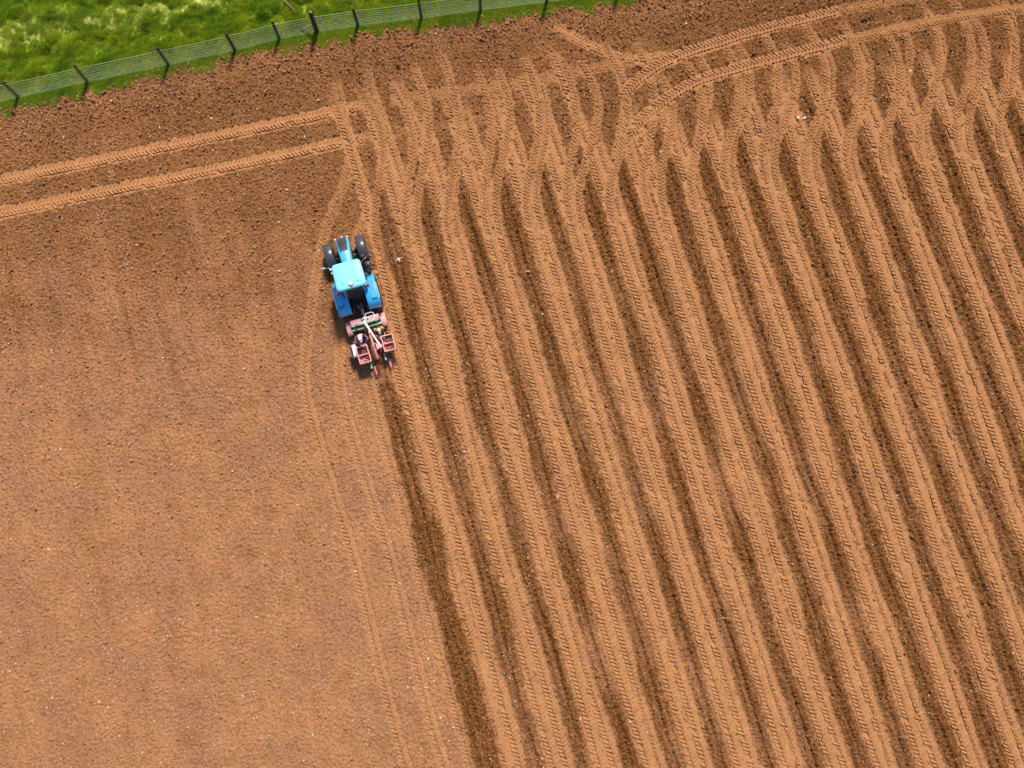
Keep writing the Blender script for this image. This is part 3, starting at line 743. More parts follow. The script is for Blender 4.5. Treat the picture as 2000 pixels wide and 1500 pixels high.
def wheel(cx, cy, r, w, rr, lugs, lug_h):
    rim = lathe('wheel', [(-w * 0.36, rr), (-w * 0.32, rr * 0.96), (-w * 0.08, rr * 0.55), (-w * 0.08, rr * 0.2), (w * 0.08, rr * 0.2), (w * 0.08, rr * 0.55), (w * 0.32, rr * 0.96), (w * 0.36, rr)], 'rim', tr, 'X', (cx, cy, r), 28)
    bm = bmesh.new()
    prof = [(-w * 0.40, rr * 0.98), (-w * 0.5, rr * 1.18), (-w * 0.5, r * 0.88), (-w * 0.42, r * 0.955), (0, r * 0.965), (w * 0.42, r * 0.955), (w * 0.5, r * 0.88), (w * 0.5, rr * 1.18), (w * 0.40, rr * 0.98)]
    c = Vector((cx, cy, r)); seg = 36; rings = []
    for o_, rad in prof: rings.append([bm.verts.new(c + Vector((o_, rad * math.cos(2 * math.pi * k / seg), rad * math.sin(2 * math.pi * k / seg)))) for k in range(seg)])
    for a in range(len(rings) - 1):
        for k in range(seg): bm.faces.new((rings[a][k], rings[a][(k + 1) % seg], rings[a + 1][(k + 1) % seg], rings[a + 1][k]))
    for k in range(lugs):
        for sd in (-1, 1):
            a0 = 2 * math.pi * (k + (0.5 if sd > 0 else 0)) / lugs; da = 0.75 * w / r
            vv = []
            for (x_, aa) in ((0.02 * sd, 0), (sd * w * 0.49, da)):
                for e in (-0.028 / r, 0.028 / r):
                    for rad in (r * 0.95, r + lug_h * 0 - 0.004): vv.append(bm.verts.new(c + Vector((x_, rad * math.cos(a0 + aa + e), rad * math.sin(a0 + aa + e)))))
            for f in ((1, 3, 7, 5), (0, 1, 5, 4), (2, 6, 7, 3), (0, 2, 3, 1), (4, 5, 7, 6)): bm.faces.new([vv[q_] for q_ in f])
    from_bm('tyre', bm, 'rubber', rim)
    lathe('hub', [(-w * 0.16, rr * 0.22), (-w * 0.16, rr * 0.16), (w * 0.16, rr * 0.16), (w * 0.16, rr * 0.22)], 'black', rim, 'X', (cx, cy, r), 14)
for sx in (-1, 1):
    wheel(sx * 0.755, 2.20, 0.56, 0.40, 0.32, 18, 0.03)
    wheel(sx * 0.745, 0.0, 0.78, 0.50, 0.46, 20, 0.04)
def arc_guard(name, cx, cy, cz, r, w, a0, a1, mat, thick=0.025, lip=0.05, crown=0.02, n=16, parent=tr):
    """curved mudguard of constant width; angles in degrees from +y over the top"""
    S = []
    for k in range(n + 1):
        a = math.radians(a0 + (a1 - a0) * k / n); ring = []
        prof = [(-w / 2, -lip), (-w / 2, 0), (-w * 0.40, crown), (0, crown * 1.4), (w * 0.40, crown), (w / 2, 0), (w / 2, -lip), (w / 2 - thick, -lip), (w / 2 - thick, -thick), (-w / 2 + thick, -thick), (-w / 2 + thick, -lip)]
        for (px_, dr) in prof:
            rad = r + dr; ring.append((cx + px_, cy + rad * math.cos(a), cz + rad * math.sin(a)))
        S.append(ring)
    return loft(name, S, mat, parent)
for sx in (-1, 1):
    arc_guard('front_mudguard', sx * 0.755, 2.20, 0.56, 0.615, 0.42, 12, 150, 'greyplastic', crown=0.035)
    tube('mudguard_stay', [(sx * 0.5, 2.2, 0.75), (sx * 0.56, 2.2, 1.12)], 0.02, 'black', tr, 6)
def rear_fender(sx):
    """squared-off sheet fender over a rear wheel: flat long top, steep front, rounded rear drop"""
    prof = [(0.82, 0.98), (0.74, 1.22), (0.60, 1.44), (0.42, 1.54), (0.1, 1.60), (-0.30, 1.61), (-0.55, 1.57), (-0.70, 1.46), (-0.78, 1.30), (-0.82, 1.10)]
    xi, xo = 0.40, 0.985; S = []
    for (y, z) in prof:
        tap = 0.10 * sst(np.array(y), 0.25, 0.8)                     # narrows towards the cab door
        a, b_ = sx * (xi + float(tap) * 1.6), sx * xo
        r = 0.05
        S.append([(a, y, z - 0.30), (a, y, z - 0.02), (a + sx * r, y, z), (a + sx * (abs(b_ - a) * 0.5), y, z + 0.012), (b_ - sx * r, y, z), (b_, y, z - 0.03), (b_, y, z - 0.12), (b_ - sx * 0.02, y, z - 0.12), (b_ - sx * 0.03, y, z - 0.04), (a + sx * 0.02, y, z - 0.04), (a + sx * 0.02, y, z - 0.30)])
    f = loft('rear_fender', S, 'blue', tr)
    # raised cover with a seam on the flat top, pale reflector strip on the outer edge, tail lamp
    box('fender_cover', (min(sx * 0.66, sx * 0.90), max(sx * 0.66, sx * 0.90), -0.50, 0.32, 1.603, 1.632), 'blue', f, 0.012)
    box('cover_seam', (min(sx * 0.64, sx * 0.88), max(sx * 0.64, sx * 0.88), -0.535, -0.505, 1.600, 1.622), 'black', f, 0.003, 1)
    box('reflector_strip', (min(sx * 0.984, sx * 1.0), max(sx * 0.984, sx * 1.0), -0.52, 0.2, 1.48, 1.56), 'lamp_white', f, 0.004, 1)
    box('tail_lamp', (min(sx * 0.80, sx * 0.93), max(sx * 0.80, sx * 0.93), -0.84, -0.79, 0.98, 1.06), 'lamp_red', f, 0.01)
rear_fender(-1); rear_fender(1)
# cab
box('cab_floor', (-0.55, 0.55, -0.05, 1.15, 0.95, 1.05), 'black', tr, 0.02)
box('cab_front_wall', (-0.42, 0.42, 1.08, 1.16, 1.0, 1.62), 'blue', tr, 0.02)
for sx in (-1, 1):
    for (y0_, y1_, w_) in ((1.10, 1.00, 0.52), (0.50, 0.48, 0.60), (-0.12, 0.0, 0.50)):
        tube('cab_pillar', [(sx * w_, y0_, 1.0), (sx * (w_ + 0.05), (y0_ + y1_) / 2, 1.7), (sx * w_, y1_, 2.58)], 0.035, 'black', tr, 8)
    bm = bmesh.new(); vs_ = [bm.verts.new(p) for p in ((sx * 0.54, 1.08, 1.06), (sx * 0.60, 0.50, 1.06), (sx * 0.51, -0.10, 1.06), (sx * 0.50, 0.0, 2.56), (sx * 0.60, 0.48, 2.56), (sx * 0.52, 1.0, 2.56))]
    bm.faces.new((vs_[0], vs_[1], vs_[4], vs_[5])); bm.faces.new((vs_[1], vs_[2], vs_[3], vs_[4])); from_bm('side_window', bm, 'glass', tr)
for nm, yb, yt, w_ in (('windscreen', 1.12, 1.02, 0.5), ('rear_window', -0.13, -0.02, 0.48)):
    bm = bmesh.new(); bm.faces.new([bm.verts.new(p) for p in ((-w_, yb, 1.64 if yb > 0 else 1.1), (w_, yb, 1.64 if yb > 0 else 1.1), (w_, yt, 2.56), (-w_, yt, 2.56))]); from_bm(nm, bm, 'glass', tr)
box('driver_seat', (-0.24, 0.24, 0.08, 0.55, 1.15, 1.35), 'black', tr, 0.05, 3)
box('seat_back', (-0.22, 0.22, 0.02, 0.14, 1.35, 1.85), 'black', tr, 0.04, 3)
bm = bmesh.new(); tube_bm(bm, [(0.2 * math.cos(a), 0.82 + 0.17 * math.sin(a), 1.62 + 0.09 * math.sin(a)) for a in [k * math.pi / 10 for k in range(20)]], 0.016, 6, closed=True)
from_bm('steering_wheel', bm, 'black', tr, True)
def roof_ring(z, gx_, gy0, gy1, rc=0.16):
    P = []
    for (cx, cy, a0) in ((gx_ - rc, gy1 - rc, 0), (-gx_ + rc, gy1 - rc, 90), (-gx_ + rc, gy0 + rc, 180), (gx_ - rc, gy0 + rc, 270)):
        for k in range(6):
            a = math.radians(a0 + 18 * k); wx = 1.0 if cy > 0.5 else 1.06
            P.append((cx * wx + rc * math.cos(a), cy + rc * math.sin(a), z))
    return P
roof = loft('cab_roof', [roof_ring(2.53, 0.58, -0.06, 1.06), roof_ring(2.56, 0.635, -0.115, 1.115), roof_ring(2.66, 0.65, -0.13, 1.125), roof_ring(2.725, 0.62, -0.10, 1.09), roof_ring(2.745, 0.54, -0.02, 1.0), roof_ring(2.752, 0.30, 0.15, 0.8)], 'blue_roof_glare', tr)
for sx in (-1, 1):
    loft('roof_rib', [[(sx * (0.33 + dx) * (1 - 0.12 * t_), y, z) for dx, z in ((-0.045, 2.742), (-0.022, 2.765), (0.022, 2.765), (0.045, 2.742))] for (t_, y) in ((0, 0.12), (0, 0.2), (0.5, 0.6), (1, 0.98), (1, 1.04))], 'blue_roof_glare', roof, True)
    box('rear_work_lamp', (sx * 0.66 - 0.06, sx * 0.66 + 0.06, -0.19, -0.11, 2.40, 2.52), 'black', tr, 0.02)
    box('indicator', (sx * 0.70 - 0.055, sx * 0.70 + 0.055, -0.16, -0.06, 2.525, 2.58), 'lamp_red', tr, 0.02)
dome = lathe('roof_receiver', [(2.745, 0.105), (2.78, 0.11), (2.815, 0.09), (2.83, 0.04)], 'white', tr, 'Z', (-0.0, 0.08, 0), 18)
for k in range(6):
    a = k * math.pi / 3 + 0.2; box('receiver_foot', (-0.018 + 0.13 * math.cos(a), 0.018 + 0.13 * math.cos(a), 0.08 + 0.13 * math.sin(a) - 0.018, 0.08 + 0.13 * math.sin(a) + 0.018, 2.745, 2.762), 'greyplastic', dome, 0.004, 1)
tube('aerial_cable', [(0, -0.03, 2.757), (0.01, -0.1, 2.74), (0.0, -0.14, 2.66)], 0.012, 'black', tr, 6)
# mirrors, exhaust, lamps on the cab corners
for sx in (-1, 1):
    tube('mirror_arm', [(sx * 0.55, 1.04, 2.10), (sx * 0.82, 1.22, 2.14), (sx * 1.02, 1.27, 2.12)], 0.016, 'steel', tr, 6)
    bm = bmesh.new(); bbox(bm, sx * 1.06 - 0.095, sx * 1.06 + 0.095, 1.235, 1.30, 1.94, 2.18, 0.025, 2); from_bm('mirror', bm, 'greyplastic' if sx > 0 else 'rim', tr, True)
lathe('exhaust_stack', [(0.95, 0.075), (1.70, 0.08), (1.74, 0.15), (1.88, 0.165), (1.97, 0.14), (2.02, 0.05)], 'greyplastic', tr, 'Z', (0.90, 1.0, 0), 18)
lathe('air_cleaner', [(1.0, 0.06), (1.62, 0.065), (1.66, 0.105), (1.78, 0.11), (1.84, 0.06)], 'black', tr, 'Z', (0.74, 1.46, 0), 16)
tube('exhaust_pipe', [(0.26, 1.6, 1.15), (0.6, 1.4, 1.1), (0.86, 1.05, 1.05), (0.90, 1.0, 1.2)], 0.05, 'black', tr, 8)
box('work_lamp', (-0.78, -0.68, 1.02, 1.1, 2.28, 2.38), 'lamp_white', tr, 0.02)
box('work_lamp', (-0.76, -0.66, 0.86, 0.94, 2.20, 2.3), 'lamp_white', tr, 0.02)
for sx in (-1, 1):
    for z in (0.5, 0.78): box('step', (min(sx * 0.42, sx * 0.86), max(sx * 0.42, sx * 0.86), 0.84, 1.12, z, z + 0.04), 'black', tr, 0.01)
    box('fuel_tank', (min(sx * 0.28, sx * 0.48), max(sx * 0.28, sx * 0.48), 0.86, 1.35, 0.5, 0.95), 'black', tr, 0.05)
# rear linkage
for sx in (-1, 1):
    tube('lower_link', [(sx * 0.26, -0.42, 0.55), (sx * 0.38, -0.98, 0.55)], 0.035, 'black', tr, 8)
    tube('lift_rod', [(sx * 0.28, -0.45, 1.08), (sx * 0.35, -0.82, 0.6)], 0.022, 'steel', tr, 7)
    box('lift_arm', (sx * 0.28 - 0.03, sx * 0.28 + 0.03, -0.62, -0.2, 1.08, 1.16), 'black', tr, 0.01)
tube('top_link', [(0.03, -0.48, 1.12), (0.06, -0.72, 1.12), (0.08, -1.02, 1.14)], [0.03, 0.045, 0.03], 'steel', tr, 9)
for k in range(5):
    x0_ = -0.14 + 0.07 * k; tube('hydraulic_hose', [(x0_, -0.3, 1.12), (x0_ * 1.2, -0.52, 1.26 + 0.03 * (k % 2)), (x0_ * 0.7 + 0.04, -0.8, 1.1), (0.06 + x0_ * 0.3, -1.05, 1.0)], 0.014, 'steel' if k in (1, 3) else 'black', tr, 6)
for k in range(6):
    xq, yq = -0.18 + 0.07 * k, -0.38 - 0.08 * (k % 3); box('coupler', (xq, xq + 0.03, yq, yq + 0.03, 1.05, 1.11 + 0.02 * (k % 2)), ('steel', 'rim', 'red')[k % 3], tr, 0.004, 1)

# ------------------------------------------------------------------ two-row planter hung on the linkage
PO = TO + Matrix.Rotation(RZ, 3, 'Z') @ Vector((0, -1.3, 0)); PO.z = -0.03
pl = empty('planter', PO, RZ)
tag(pl, 'red and green two-row planter mounted behind the blue tractor', 'planter')
def pb(name, x0, x1, y0, y1, z0, z1, mat, bevel=0.01, parent=None, rot=None): return box(name, (x0, x1, y0 + 1.3, y1 + 1.3, z0, z1), mat, parent or pl, bevel, 2, rot)
def pt(name, pts, r, mat, seg=8, parent=None, closed=False): return tube(name, [(p[0], p[1] + 1.3, p[2]) for p in pts], r, mat, parent or pl, seg, closed)
pt('headstock', [(-0.36, -1.12, 0.5), (0.05, -1.14, 1.18), (0.08, -1.14, 1.18), (0.46, -1.12, 0.5)], 0.04, 'white')
pt('headstock_stay', [(0.07, -1.14, 1.18), (0.05, -1.40, 1.10)], 0.035, 'white')
for n_, (x0_, x1_) in enumerate(((-0.64, -0.14), (0.10, 0.69))):
    bx_ = pb('fertiliser_box', x0_, x1_, -1.27, -1.05, 0.58, 0.93, 'pinkred', 0.025)
    pb('lid_rib', x0_ + 0.03, x1_ - 0.03, -1.18, -1.14, 0.93, 0.945, 'pinkred', 0.004, bx_)
    pb('lid_handle', (x0_ + x1_) / 2 - 0.05, (x0_ + x1_) / 2 + 0.05, -1.10, -1.07, 0.93, 0.965, 'white', 0.006, bx_)
for sx, (x0_, x1_) in ((-1, (-0.90, -0.67)), (1, (0.70, 0.95))):
    gd = arc_guard('wheel_guard', (x0_ + x1_) / 2, -1.28 + 1.3, 0.30, 0.36, x1_ - x0_, 25, 155, 'pinkred', crown=0.01, parent=pl)
    for k in range(4): pb('guard_bolt', x0_ + 0.04 + 0.05 * k, x0_ + 0.065 + 0.05 * k, -1.30 + 0.05 * (k % 2), -1.275 + 0.05 * (k % 2), 0.66, 0.69, 'white', 0.004, gd)
    wz = lathe('land_wheel', [(-0.07, 0.20), (-0.03, 0.08), (0.03, 0.08), (0.07, 0.20)], 'red', pl, 'X', ((x0_ + x1_) / 2, 0.02, 0.30), 20)
    lathe('tyre', [(-0.08, 0.21), (-0.085, 0.26), (-0.04, 0.31), (0.04, 0.31), (0.085, 0.26), (0.08, 0.21)], 'rubber', wz, 'X', ((x0_ + x1_) / 2, 0.02, 0.30), 24)
pb('toolbar', -0.62, 0.66, -1.40, -1.32, 1.02, 1.10, 'green', 0.012)
pb('main_beam', -0.70, 0.80, -1.55, -1.44, 0.80, 0.91, 'green', 0.012)
for x_ in (-0.5, 0.55): pt('beam_link', [(x_, -1.36, 1.05), (x_, -1.5, 0.85)], 0.03, 'green')
pb('mast_foot', -0.03, 0.12, -1.52, -1.36, 1.08, 1.56, 'white', 0.03)
pt('mast_arm', [(-0.42, -1.37, 1.12), (-0.2, -1.39, 1.35), (0.03, -1.44, 1.54)], 0.035, 'white')
pt('marker_boom', [(0.04, -1.44, 1.56), (0.16, -1.80, 1.60), (0.40, -2.55, 1.58), (0.46, -2.74, 1.55)], [0.055, 0.045, 0.042, 0.05], 'white', 10)
pb('boom_clamp', 0.14, 0.26, -2.0, -1.90, 1.54, 1.66, 'white', 0.015)
pb('boom_clamp', 0.37, 0.53, -2.78, -2.62, 1.46, 1.62, 'pinkred', 0.02)
pt('boom_rest', [(0.42, -2.66, 0.8), (0.44, -2.68, 1.5)], 0.03, 'red')
hoop = [(0.33 + 0.20 * math.copysign(abs(math.cos(a)) ** 0.6, math.cos(a)), -1.24 + 0.19 * math.copysign(abs(math.sin(a)) ** 0.6, math.sin(a)), 1.45) for a in [k * math.pi / 12 for k in range(24)]]
pt('guard_hoop', hoop, 0.016, 'white', 7, closed=True)
pt('hoop_bar', [(0.24, -1.10, 1.45), (0.42, -1.10, 1.45)], 0.014, 'black', 6)
pt('hoop_post', [(0.30, -1.40, 1.06), (0.30, -1.43, 1.45)], 0.018, 'white')
pb('centre_beam', 0.05, 0.14, -3.05, -1.55, 0.62, 0.72, 'red', 0.012, rot=Matrix.Rotation(math.radians(3), 3, 'Z'))
for k in range(5): pb('beam_bolt', 0.07, 0.11, -1.75 - 0.26 * k, -1.71 - 0.26 * k, 0.72, 0.74, ('white', 'green')[k % 2], 0.004)
fr = [(0.0, -2.38, 0.93), (0.42, -2.36, 0.93), (0.42, -2.63, 0.93), (0.02, -2.66, 0.93)]
pt('rear_frame', fr, 0.018, 'pinkred', 7, closed=True)
pb('rear_plate', 0.22, 0.42, -2.62, -2.40, 0.86, 0.90, 'pinkred', 0.01)
for sx, cx in ((-1, -0.26), (1, 0.46)):
    dy_ = 0.0 if sx < 0 else 0.2
    pb('unit_beam', cx - 0.04, cx + 0.04, -2.95 + dy_, -1.5, 0.48, 0.58, 'black', 0.01)
    lathe('planting_disc', [(-0.02, 0.26), (0.0, 0.30), (0.02, 0.26)], 'steel', pl, 'X', (cx, -2.3 + dy_ * 0.5 + 1.3, 0.32), 24)
    st_ = pb('seat', cx - 0.20 + sx * 0.08, cx + 0.20 + sx * 0.08, -1.86, -1.56, 0.58, 0.66, 'black', 0.03)
    pt('seat_stem', [(cx + sx * 0.08, -1.7, 0.3), (cx + sx * 0.08, -1.7, 0.58)], 0.03, 'black', 8)
    pb('foot_plate', cx - 0.24 + sx * 0.08, cx + 0.24 + sx * 0.08, -2.22, -1.98, 0.16, 0.19, 'black', 0.008)
    pt('foot_plate_strut', [(cx + sx * 0.02, -1.9, 0.52), (cx + sx * 0.02, -2.0, 0.19)], 0.02, 'black', 6)
    pb('seed_chute', cx - 0.09, cx + 0.09, -2.42 + dy_, -2.18 + dy_, 0.56, 0.78, 'steel', 0.02)
    pb('press_arm', cx - 0.04, cx + 0.05, -3.36 + dy_, -3.02 + dy_, 0.50, 0.57, 'green', 0.012)
    lathe('press_wheel', [(-0.06, 0.16), (-0.05, 0.20), (0.05, 0.20), (0.06, 0.16)], 'black', pl, 'X', (cx + 0.02, -3.02 + dy_ + 1.3, 0.20), 20)
    rk = pb('rake_bar', cx + 0.10, cx + 0.16, -3.62 + dy_ * 0.8, -3.22 + dy_ * 0.8, 0.26, 0.31, 'red', 0.01)
    for k in range(4):
        pt('rake_tine', [(cx + 0.05 + 0.0 * k, -3.58 + 0.1 * k + dy_ * 0.8, 0.29), (cx + 0.21, -3.58 + 0.1 * k + dy_ * 0.8, 0.27), (cx + 0.23, -3.60 + 0.1 * k + dy_ * 0.8, 0.05)], 0.012, 'red', 5, parent=rk)
    crx = (-0.43 if sx < 0 else 0.79)
    pb('crate_rest', crx - 0.24, crx + 0.24, (-3.05 if sx < 0 else -2.82), (-2.36 if sx < 0 else -2.14), 0.60, 0.63, 'black', 0.006)
    pt('crate_rest_arm', [(cx, -2.6 + dy_, 0.55), (crx, -2.6 + dy_, 0.60)], 0.025, 'red', 7)
pt('drive_chain', [(0.30, -1.55, 0.82), (0.28, -2.2, 0.66), (0.36, -2.75, 0.55)], 0.02, 'steel', 6)
pt('wire_loop', [(0.88, -2.86, 0.62), (0.98, -3.1, 0.45), (1.02, -3.3, 0.25), (1.08, -3.36, 0.06)], 0.012, 'red', 6)
PM = Matrix.Translation(PO) @ Matrix.Rotation(RZ, 4, 'Z')
def pw(x, y, z): return PM @ Vector((x, y + 1.3, z))

# crates on the planter
def crate(x0, x1, y0, y1, z, h, label, skew):
    c = pw((x0 + x1) / 2, (y0 + y1) / 2, z); o = empty('crate', c, RZ + skew)
    tag(o, label, 'crate', 'red crates on the planter')
    a, b_ = (x1 - x0) / 2, (y1 - y0) / 2
    box('bottom', (-a + 0.02, a - 0.02, -b_ + 0.02, b_ - 0.02, 0.0, 0.02), 'red', o, 0.004, 1)
    for s_ in (-1, 1):
        w_ = box('long_side', (s_ * a - 0.012, s_ * a + 0.012, -b_, b_, 0.0, h - 0.03), 'red', o, 0.004, 1)
        box('rim', (s_ * a - 0.022, s_ * a + 0.022, -b_ - 0.02, b_ + 0.02, h - 0.03, h), 'pinkred', w_, 0.006, 1)
        w_ = box('short_side', (-a + 0.013, a - 0.013, s_ * b_ - 0.012, s_ * b_ + 0.012, 0.0, h - 0.033), 'red', o, 0.004, 1)
        box('rim', (-a + 0.023, a - 0.023, s_ * b_ - 0.022, s_ * b_ + 0.022, h - 0.033, h - 0.003), 'pinkred', w_, 0.006, 1)
    box('divider', (-a + 0.013, a - 0.013, -0.02, 0.02, 0.02, h * 0.78), 'pinkred', o, 0.004, 1)
    bm = bmesh.new(); g = random.Random(int(x0 * 100))
    for _ in range(46):
        px_, py_ = g.uniform(-a + 0.06, a - 0.06), g.uniform(-b_ + 0.06, b_ - 0.06)
        if g.random() < 0.35 and py_ < 0: continue
        r = bmesh.ops.create_icosphere(bm, subdivisions=1, radius=g.uniform(0.03, 0.045))
        for v in r['verts']: v.co = Vector((v.co.x * 1.35 + px_, v.co.y + py_, v.co.z + 0.05 + g.random() * 0.02 + 0.06 * max(0, py_)))
    t_ = from_bm('seed_tubers', bm, 'tuber', None, True); t_.matrix_world = Matrix.Translation(c) @ Matrix.Rotation(RZ + skew, 4, 'Z')
    tag(t_, 'brown seed tubers lying in the ' + ('red crate beside the white sack' if x0 < 0 else 'red crate beside the amber jacket'), 'tubers', kind='stuff')
crate(-0.68, -0.18, -3.08, -2.32, 0.632, 0.28, 'red open crate beside the white sack on the planter', 0.02)
crate(0.54, 1.04, -2.84, -2.13, 0.632, 0.28, 'red open crate behind the person in amber and black', -0.02)
# white paper sack leaning beside the crate
bm = bmesh.new(); bmesh.ops.create_grid(bm, x_segments=12, y_segments=16, size=0.5)
r = bmesh.ops.extrude_face_region(bm, geom=bm.faces[:])
tv = [v for v in r['geom'] if isinstance(v, bmesh.types.BMVert)]
g = random.Random(5)
for v in bm.verts:
    up = v in tv; x_, y_ = v.co.x, v.co.y; pinch = 1 - 0.45 * abs(2 * y_) ** 3 * (0.6 + 0.4 * math.sin(7 * x_))
    thick = 0.16 * max(0.0, 1 - (2 * x_) ** 4) ** 0.5 * max(0.0, 1 - (2 * y_) ** 4) ** 0.5
    v.co = Vector((x_ * 0.24 * pinch + 0.09 * math.sin(3.0 * y_ + 0.6), y_ * 0.58, (thick if up else -thick * 0.3) + 0.015 * math.sin(13 * x_ + 9 * y_) * (1 if up else 0) + g.uniform(-0.008, 0.008)))
sack = from_bm('sack', bm, 'sack', None, True); sack.matrix_world = Matrix.Translation(pw(-0.82, -2.40, 0.70)) @ Matrix.Rotation(RZ + 0.28, 4, 'Z')
tag(sack, 'crumpled white sack hanging beside the red crate on the planter', 'sack')
pb('sack_shelf', -0.98, -0.66, -2.68, -2.12, 0.60, 0.625, 'black', 0.006); pt('sack_shelf_arm', [(-0.68, -2.5, 0.585), (-0.26, -2.5, 0.56)], 0.022, 'black', 6)

# ------------------------------------------------------------------ people on the planter seats, facing back over the rows
def person(label, origin, rz, mats, cap_mat, turn=0.0, lean=0.28, arm_l=None, arm_r=None):
    """seated figure; local +y is where it faces, origin under the hips on the seat"""
    top, legs, trim = mats
    J = {}; E = []; R = {}
    def j(n_, p, r, mat, par=None):
        J[n_] = Vector(p); R[n_] = (r, mat)
        if par: E.append((par, n_))
    j('pelvis', (0, 0, 0.10), (0.155, 0.115), legs)
    j('waist', (0, lean * 0.18, 0.28), (0.145, 0.105), top, 'pelvis'); j('chest', (0, lean * 0.45, 0.46), (0.165, 0.115), top, 'waist')
    j('neck0', (0, lean * 0.68, 0.60), (0.085, 0.08), top, 'chest'); j('neck', (0, lean * 0.82, 0.66), (0.055, 0.055), 'skin', 'neck0')
    hx = math.sin(turn)
    j('jaw', (hx * 0.03, lean * 1.0 + 0.02, 0.715), (0.066, 0.076), 'skin', 'neck'); j('skull', (hx * 0.02, lean * 1.08 + 0.015, 0.80), (0.078, 0.094), 'skin', 'jaw'); j('crown', (hx * 0.01, lean * 1.12, 0.865), (0.05, 0.065), 'skin', 'skull')
    j('nose', (hx * 0.09, lean * 1.08 + 0.115, 0.765), (0.016, 0.016), 'skin', 'skull')
    for s_, arm in ((-1, arm_l), (1, arm_r)):
        n_ = 'L' if s_ < 0 else 'R'
        j(n_ + 'hip', (s_ * 0.10, 0.04, 0.09), (0.10, 0.09), legs, 'pelvis'); j(n_ + 'knee', (s_ * 0.15, 0.42, 0.10), (0.068, 0.066), legs, n_ + 'hip')
        j(n_ + 'ankle', (s_ * 0.14, 0.46, -0.34), (0.045, 0.048), legs, n_ + 'knee'); j(n_ + 'heel', (s_ * 0.14, 0.45, -0.41), (0.045, 0.045), 'boot', n_ + 'ankle'); j(n_ + 'toe', (s_ * 0.15, 0.62, -0.43), (0.045, 0.032), 'boot', n_ + 'heel')
        j(n_ + 'shoulder', (s_ * 0.185, lean * 0.56, 0.555), (0.075, 0.072), top, 'chest')
        el, wr = [Vector(v) for v in arm]
        j(n_ + 'elbow', el, (0.055, 0.052), top, n_ + 'shoulder'); j(n_ + 'wrist', wr, (0.036, 0.034), top, n_ + 'elbow')
        d = (wr - el).normalized(); side = d.cross(Vector((0, 0, 1))).normalized()
        palm = wr + d * 0.085; j(n_ + 'palm', palm, (0.038, 0.026), 'skin', n_ + 'wrist')
        for f in range(4):
            o_ = (f - 1.5) * 0.019; L_ = (0.065, 0.075, 0.072, 0.055)[f]
            a = palm + d * 0.02 + side * o_; j(f'{n_}f{f}a', a, (0.012, 0.012), 'skin', n_ + 'palm')
            j(f'{n_}f{f}b', a + d * L_ * 0.55 + Vector((0, 0, -0.008)), (0.0095, 0.0095), 'skin', f'{n_}f{f}a'); j(f'{n_}f{f}c', a + d * L_ * 0.85 + Vector((0, 0, -0.035)), (0.008, 0.008), 'skin', f'{n_}f{f}b')
        th = wr + d * 0.03 - side * s_ * 0.035; j(n_ + 'tha', th, (0.013, 0.013), 'skin', n_ + 'wrist'); j(n_ + 'thb', th + d * 0.045 - side * s_ * 0.025 + Vector((0, 0, -0.015)), (0.01, 0.01), 'skin', n_ + 'tha')
    names = list(J); me = bpy.data.meshes.new('person'); me.from_pydata([J[n_] for n_ in names], [(names.index(a), names.index(b_)) for a, b_ in E], [])
    tmp = bpy.data.objects.new('person_tmp', me); COL.objects.link(tmp)
    sk = tmp.modifiers.new('skin', 'SKIN'); sk.use_smooth_shade = True; sk.branch_smoothing = 0.4
    for n_, v in zip(names, me.skin_vertices[0].data):
        v.radius = R[n_][0]; v.use_root = n_ == 'pelvis'
    tmp.modifiers.new('sub', 'SUBSURF').levels = 1
    dg = bpy.context.evaluated_depsgraph_get(); body = bpy.data.meshes.new_from_object(tmp.evaluated_get(dg)); body.name = 'person'
    bpy.data.objects.remove(tmp)
    o = bpy.data.objects.new('person', body); COL.objects.link(o); o.location = origin; o.rotation_euler = (0, 0, rz)
    body.materials.clear(); mm = [top, legs, trim, 'skin', 'boot']
    for m_ in mm: body.materials.append(MAT[m_])
    seg = [(J[a], J[b_], R[a][1], R[b_][1]) for a, b_ in E]
    for p in body.polygons:
        best, bm_ = 9, top
        for a, b_, ma, mb in seg:
            ab = b_ - a; t_ = max(0, min(1, (p.center - a).dot(ab) / max(1e-9, ab.length_squared))); d = (p.center - a - ab * t_).length
            if d < best: best, bm_ = d, (mb if t_ > 0.35 else ma)
        if bm_ == top and trim != top:                                 # darker yoke and sleeves on the jacket
            if p.center.z > 0.5 and abs(p.center.x) < 0.1 or abs(p.center.x) > 0.22: bm_ = trim
        p.material_index = mm.index(bm_); p.use_smooth = True
    tag(o, label, 'person')
    hc = Vector((hx * 0.02, lean * 1.10, 0.80))
    def shell(nm, mat, prof, off):
        bm = bmesh.new(); lathe_bm(bm, prof, 'Z', (0, 0, 0), 18)
        for v in bm.verts: v.co = Vector((v.co.x, v.co.y * 1.15, v.co.z)) + hc + Vector(off)
        return from_bm(nm, bm, mat, o, True)
    shell('hair', 'hair', [(-0.06, 0.062), (-0.02, 0.088), (0.03, 0.092), (0.08, 0.06)], (0, -0.022, 0))
    shell('cap', cap_mat, [(0.025, 0.098), (0.07, 0.094), (0.105, 0.068), (0.12, 0.02)], (0, -0.005, 0))
    bm = bmesh.new(); P0 = []
    for k in range(9):
        a = math.radians(20 + 17.5 * k); P0.append((hc.x + 0.095 * math.cos(a), hc.y + 0.105 * math.sin(a) - 0.005, hc.z + 0.03))
    P1 = [(hc.x + (p[0] - hc.x) * 0.95, hc.y + (p[1] - hc.y) * 1.7 + 0.0, hc.z + 0.012) for p in P0]
    v0 = [bm.verts.new(p) for p in P0]; v1 = [bm.verts.new(p) for p in P1]; v2 = [bm.verts.new((p[0], p[1], p[2] - 0.008)) for p in P1]
